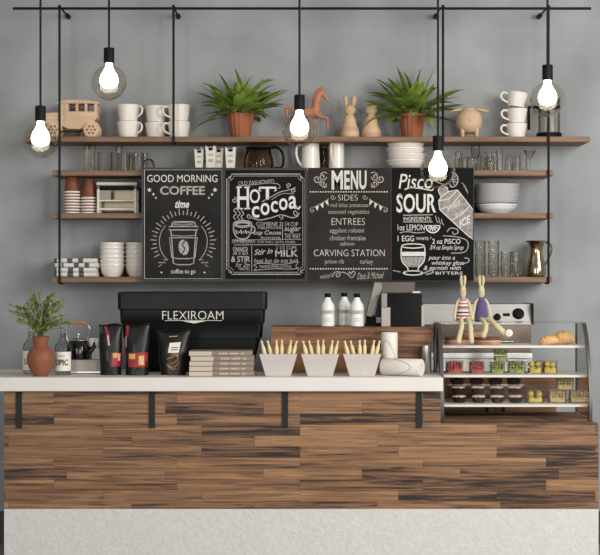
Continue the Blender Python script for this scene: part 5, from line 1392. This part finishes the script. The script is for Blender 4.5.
# ---------------------------------------------------------------- rabbit dolls sitting on the case
dy_ = -.805; s = S(dy_)
def doll(px, label, dress, legs, group):
    o = thing('rabbit_doll', label, 'doll', (PX(px, dy_), dy_, ZT + .0066), group=group)
    z0 = 0
    def q(dx, py, y=0): return (dx * s, y, (322.2 - py) * s)
    mb = MB()
    mb.lathe([(1.4 * s, 24 * s), (3.0 * s, 26.5 * s), (3.3 * s, 29.5 * s), (3.0 * s, 33 * s), (2.2 * s, 35.6 * s), (0, 36.3 * s)], 20)
    mb.tube([q(0, 299), q(0, 296)], 1.5 * s, 10)
    mb.build('head', DOLLS, o)
    f = MB()
    for sx in (-1, 1): f.ball((sx * 1.2 * s, -2.9 * s, 30.6 * s), .4 * s, 8, 6)
    f.ball((0, -3.25 * s, 29 * s), (.5 * s, .3 * s, .4 * s), 8, 6); f.build('face', TOYD, o)
    for sx in (-1, 1):
        mb = MB(); mb.tube(cr([q(sx * 1.1, 287.5), q(sx * 1.7, 283), q(sx * 1.9, 279), q(sx * 1.6, 275.6)], 4), [1.1 * s] * 4 + [1.45 * s] * 4 + [1.35 * s] * 4 + [.6 * s], 8); mb.build('ear', DOLLS, o)
    MB().lathe([(5.8 * s, 0.2 * s), (7.2 * s, 1.2 * s), (6.9 * s, 5 * s), (6.0 * s, 11 * s), (5.0 * s, 17 * s), (3.9 * s, 21.6 * s), (2.2 * s, 24.4 * s), (0, 25 * s)], 26).build('dress', dress, o)
    for sx in (-1, 1):
        mb = MB(); p = cr([q(sx * 2.6, 299.5), q(sx * 5.6, 302.5), q(sx * 7.6, 310, -.006), q(sx * 8.7, 317, -.012), q(sx * 8.4, 320.3, -.016)], 4)
        mb.tube(p, [1.4 * s] * 8 + [1.5 * s] * 8 + [1.2 * s], 10); mb.build('arm', DOLLS, o)
    for pts, rs in legs:
        mb = MB(); p = cr([q(a, b_, c) for a, b_, c in pts], 5); k = len(p)
        mb.tube(p, [(rs[0] + (rs[1] - rs[0]) * i / (k - 1)) * s for i in range(k)], 12)
        e = p[-1]; d = (p[-1] - p[-3]).normalized()
        mb.ball((e.x, e.y - .004, e.z), (2.9 * s, 3.2 * s, 2.9 * s), 12, 8)
        mb.build('leg', DOLLS, o, mods=[('remesh', .0028, 3)])
    return o
gdl = 'linen rabbit dolls sitting on the display case'
d1 = doll(463, 'linen rabbit doll in striped dress sitting on the display case', DOLLST,
     [([(-2.6, 319.2, -.03), (-3.0, 320.3, -.06), (-3.6, 326, -.105), (-5.4, 333, -.112), (-7.2, 340.5, -.118)], (2.3, 2.7)), ([(3.2, 319.2, -.03), (4.2, 320.3, -.06), (5.0, 326, -.105), (5.2, 333, -.112), (5.6, 340.5, -.118)], (2.3, 2.7))], gdl)
d2 = doll(481.4, 'linen rabbit doll in purple dress with outstretched leg on display case', DOLLP,
     [([(-1, 319.2, -.03), (.2, 320.3, -.06), (1.8, 325, -.1), (1.2, 330, -.108), (-.8, 335, -.112)], (2.3, 2.7)), ([(4, 319.2, -.03), (7.5, 320.6, -.06), (12.5, 325.5, -.1), (18, 331, -.104), (22.5, 334.5, -.106)], (2.5, 3.4))], gdl)
mb = MB()
for i in range(7):
    a = i * 2 * pi / 7
    mb.ball((24 * s + 2.3 * s * cos(a), -.124, (322.2 - 332.4) * s + 2.3 * s * sin(a)), (1.7 * s, 1.2 * s, 1.7 * s), 10, 7)
mb.ball((24 * s, -.126, (322.2 - 332.4) * s), 1.7 * s, 10, 7)
mb.build('flower_bow', CERAM, d2)

# ---------------------------------------------------------------- camera and light
cam = bpy.data.cameras.new('camera'); co_ = bpy.data.objects.new('camera', cam); COL.objects.link(co_)
co_.location = (0, -CAMD, CAMZ); co_.rotation_euler = (R(90), 0, 0)
cam.sensor_width = 36; cam.sensor_fit = 'HORIZONTAL'; cam.lens = FPX / 600 * 36
sc.camera = co_

def area(name, loc, target, sx, sy, power, col=(1, 1, 1)):
    l = bpy.data.lights.new(name, 'AREA'); l.shape = 'RECTANGLE'; l.size = sx; l.size_y = sy; l.energy = power; l.color = col
    o = bpy.data.objects.new(name, l); COL.objects.link(o); o.location = loc
    o.rotation_euler = (V(target) - V(loc)).to_track_quat('-Z', 'Y').to_euler()
    return o
area('window_daylight', (3.6, -4.6, 2.9), (.1, -.4, 1.4), 2.2, 2.2, 210, (1, .985, .96))
area('added_streak_light', (-2.3, -8.7, 1.8), (-.6, 0, 1.5), 1.2, 2.7, 120, (1, .99, .97))  # two tall lights added behind the camera to put vertical streaks in glassware
area('added_streak_light', (2.3, -8.7, 1.8), (.6, 0, 1.5), 1.2, 2.7, 120, (1, .99, .97))
w = bpy.data.worlds.new('world'); sc.world = w; w.use_nodes = True
w.node_tree.nodes['Background'].inputs['Color'].default_value = (1, .985, .96, 1)
w.node_tree.nodes['Background'].inputs['Strength'].default_value = .35
sc.view_settings.view_transform = 'Standard'; sc.view_settings.look = 'None'; sc.view_settings.gamma = 1
sc.view_settings.use_curve_mapping = False; sc.view_settings.exposure = 0
sc.cycles.max_bounces = 10; sc.cycles.transparent_max_bounces = 40; sc.cycles.caustics_reflective = False; sc.cycles.caustics_refractive = False
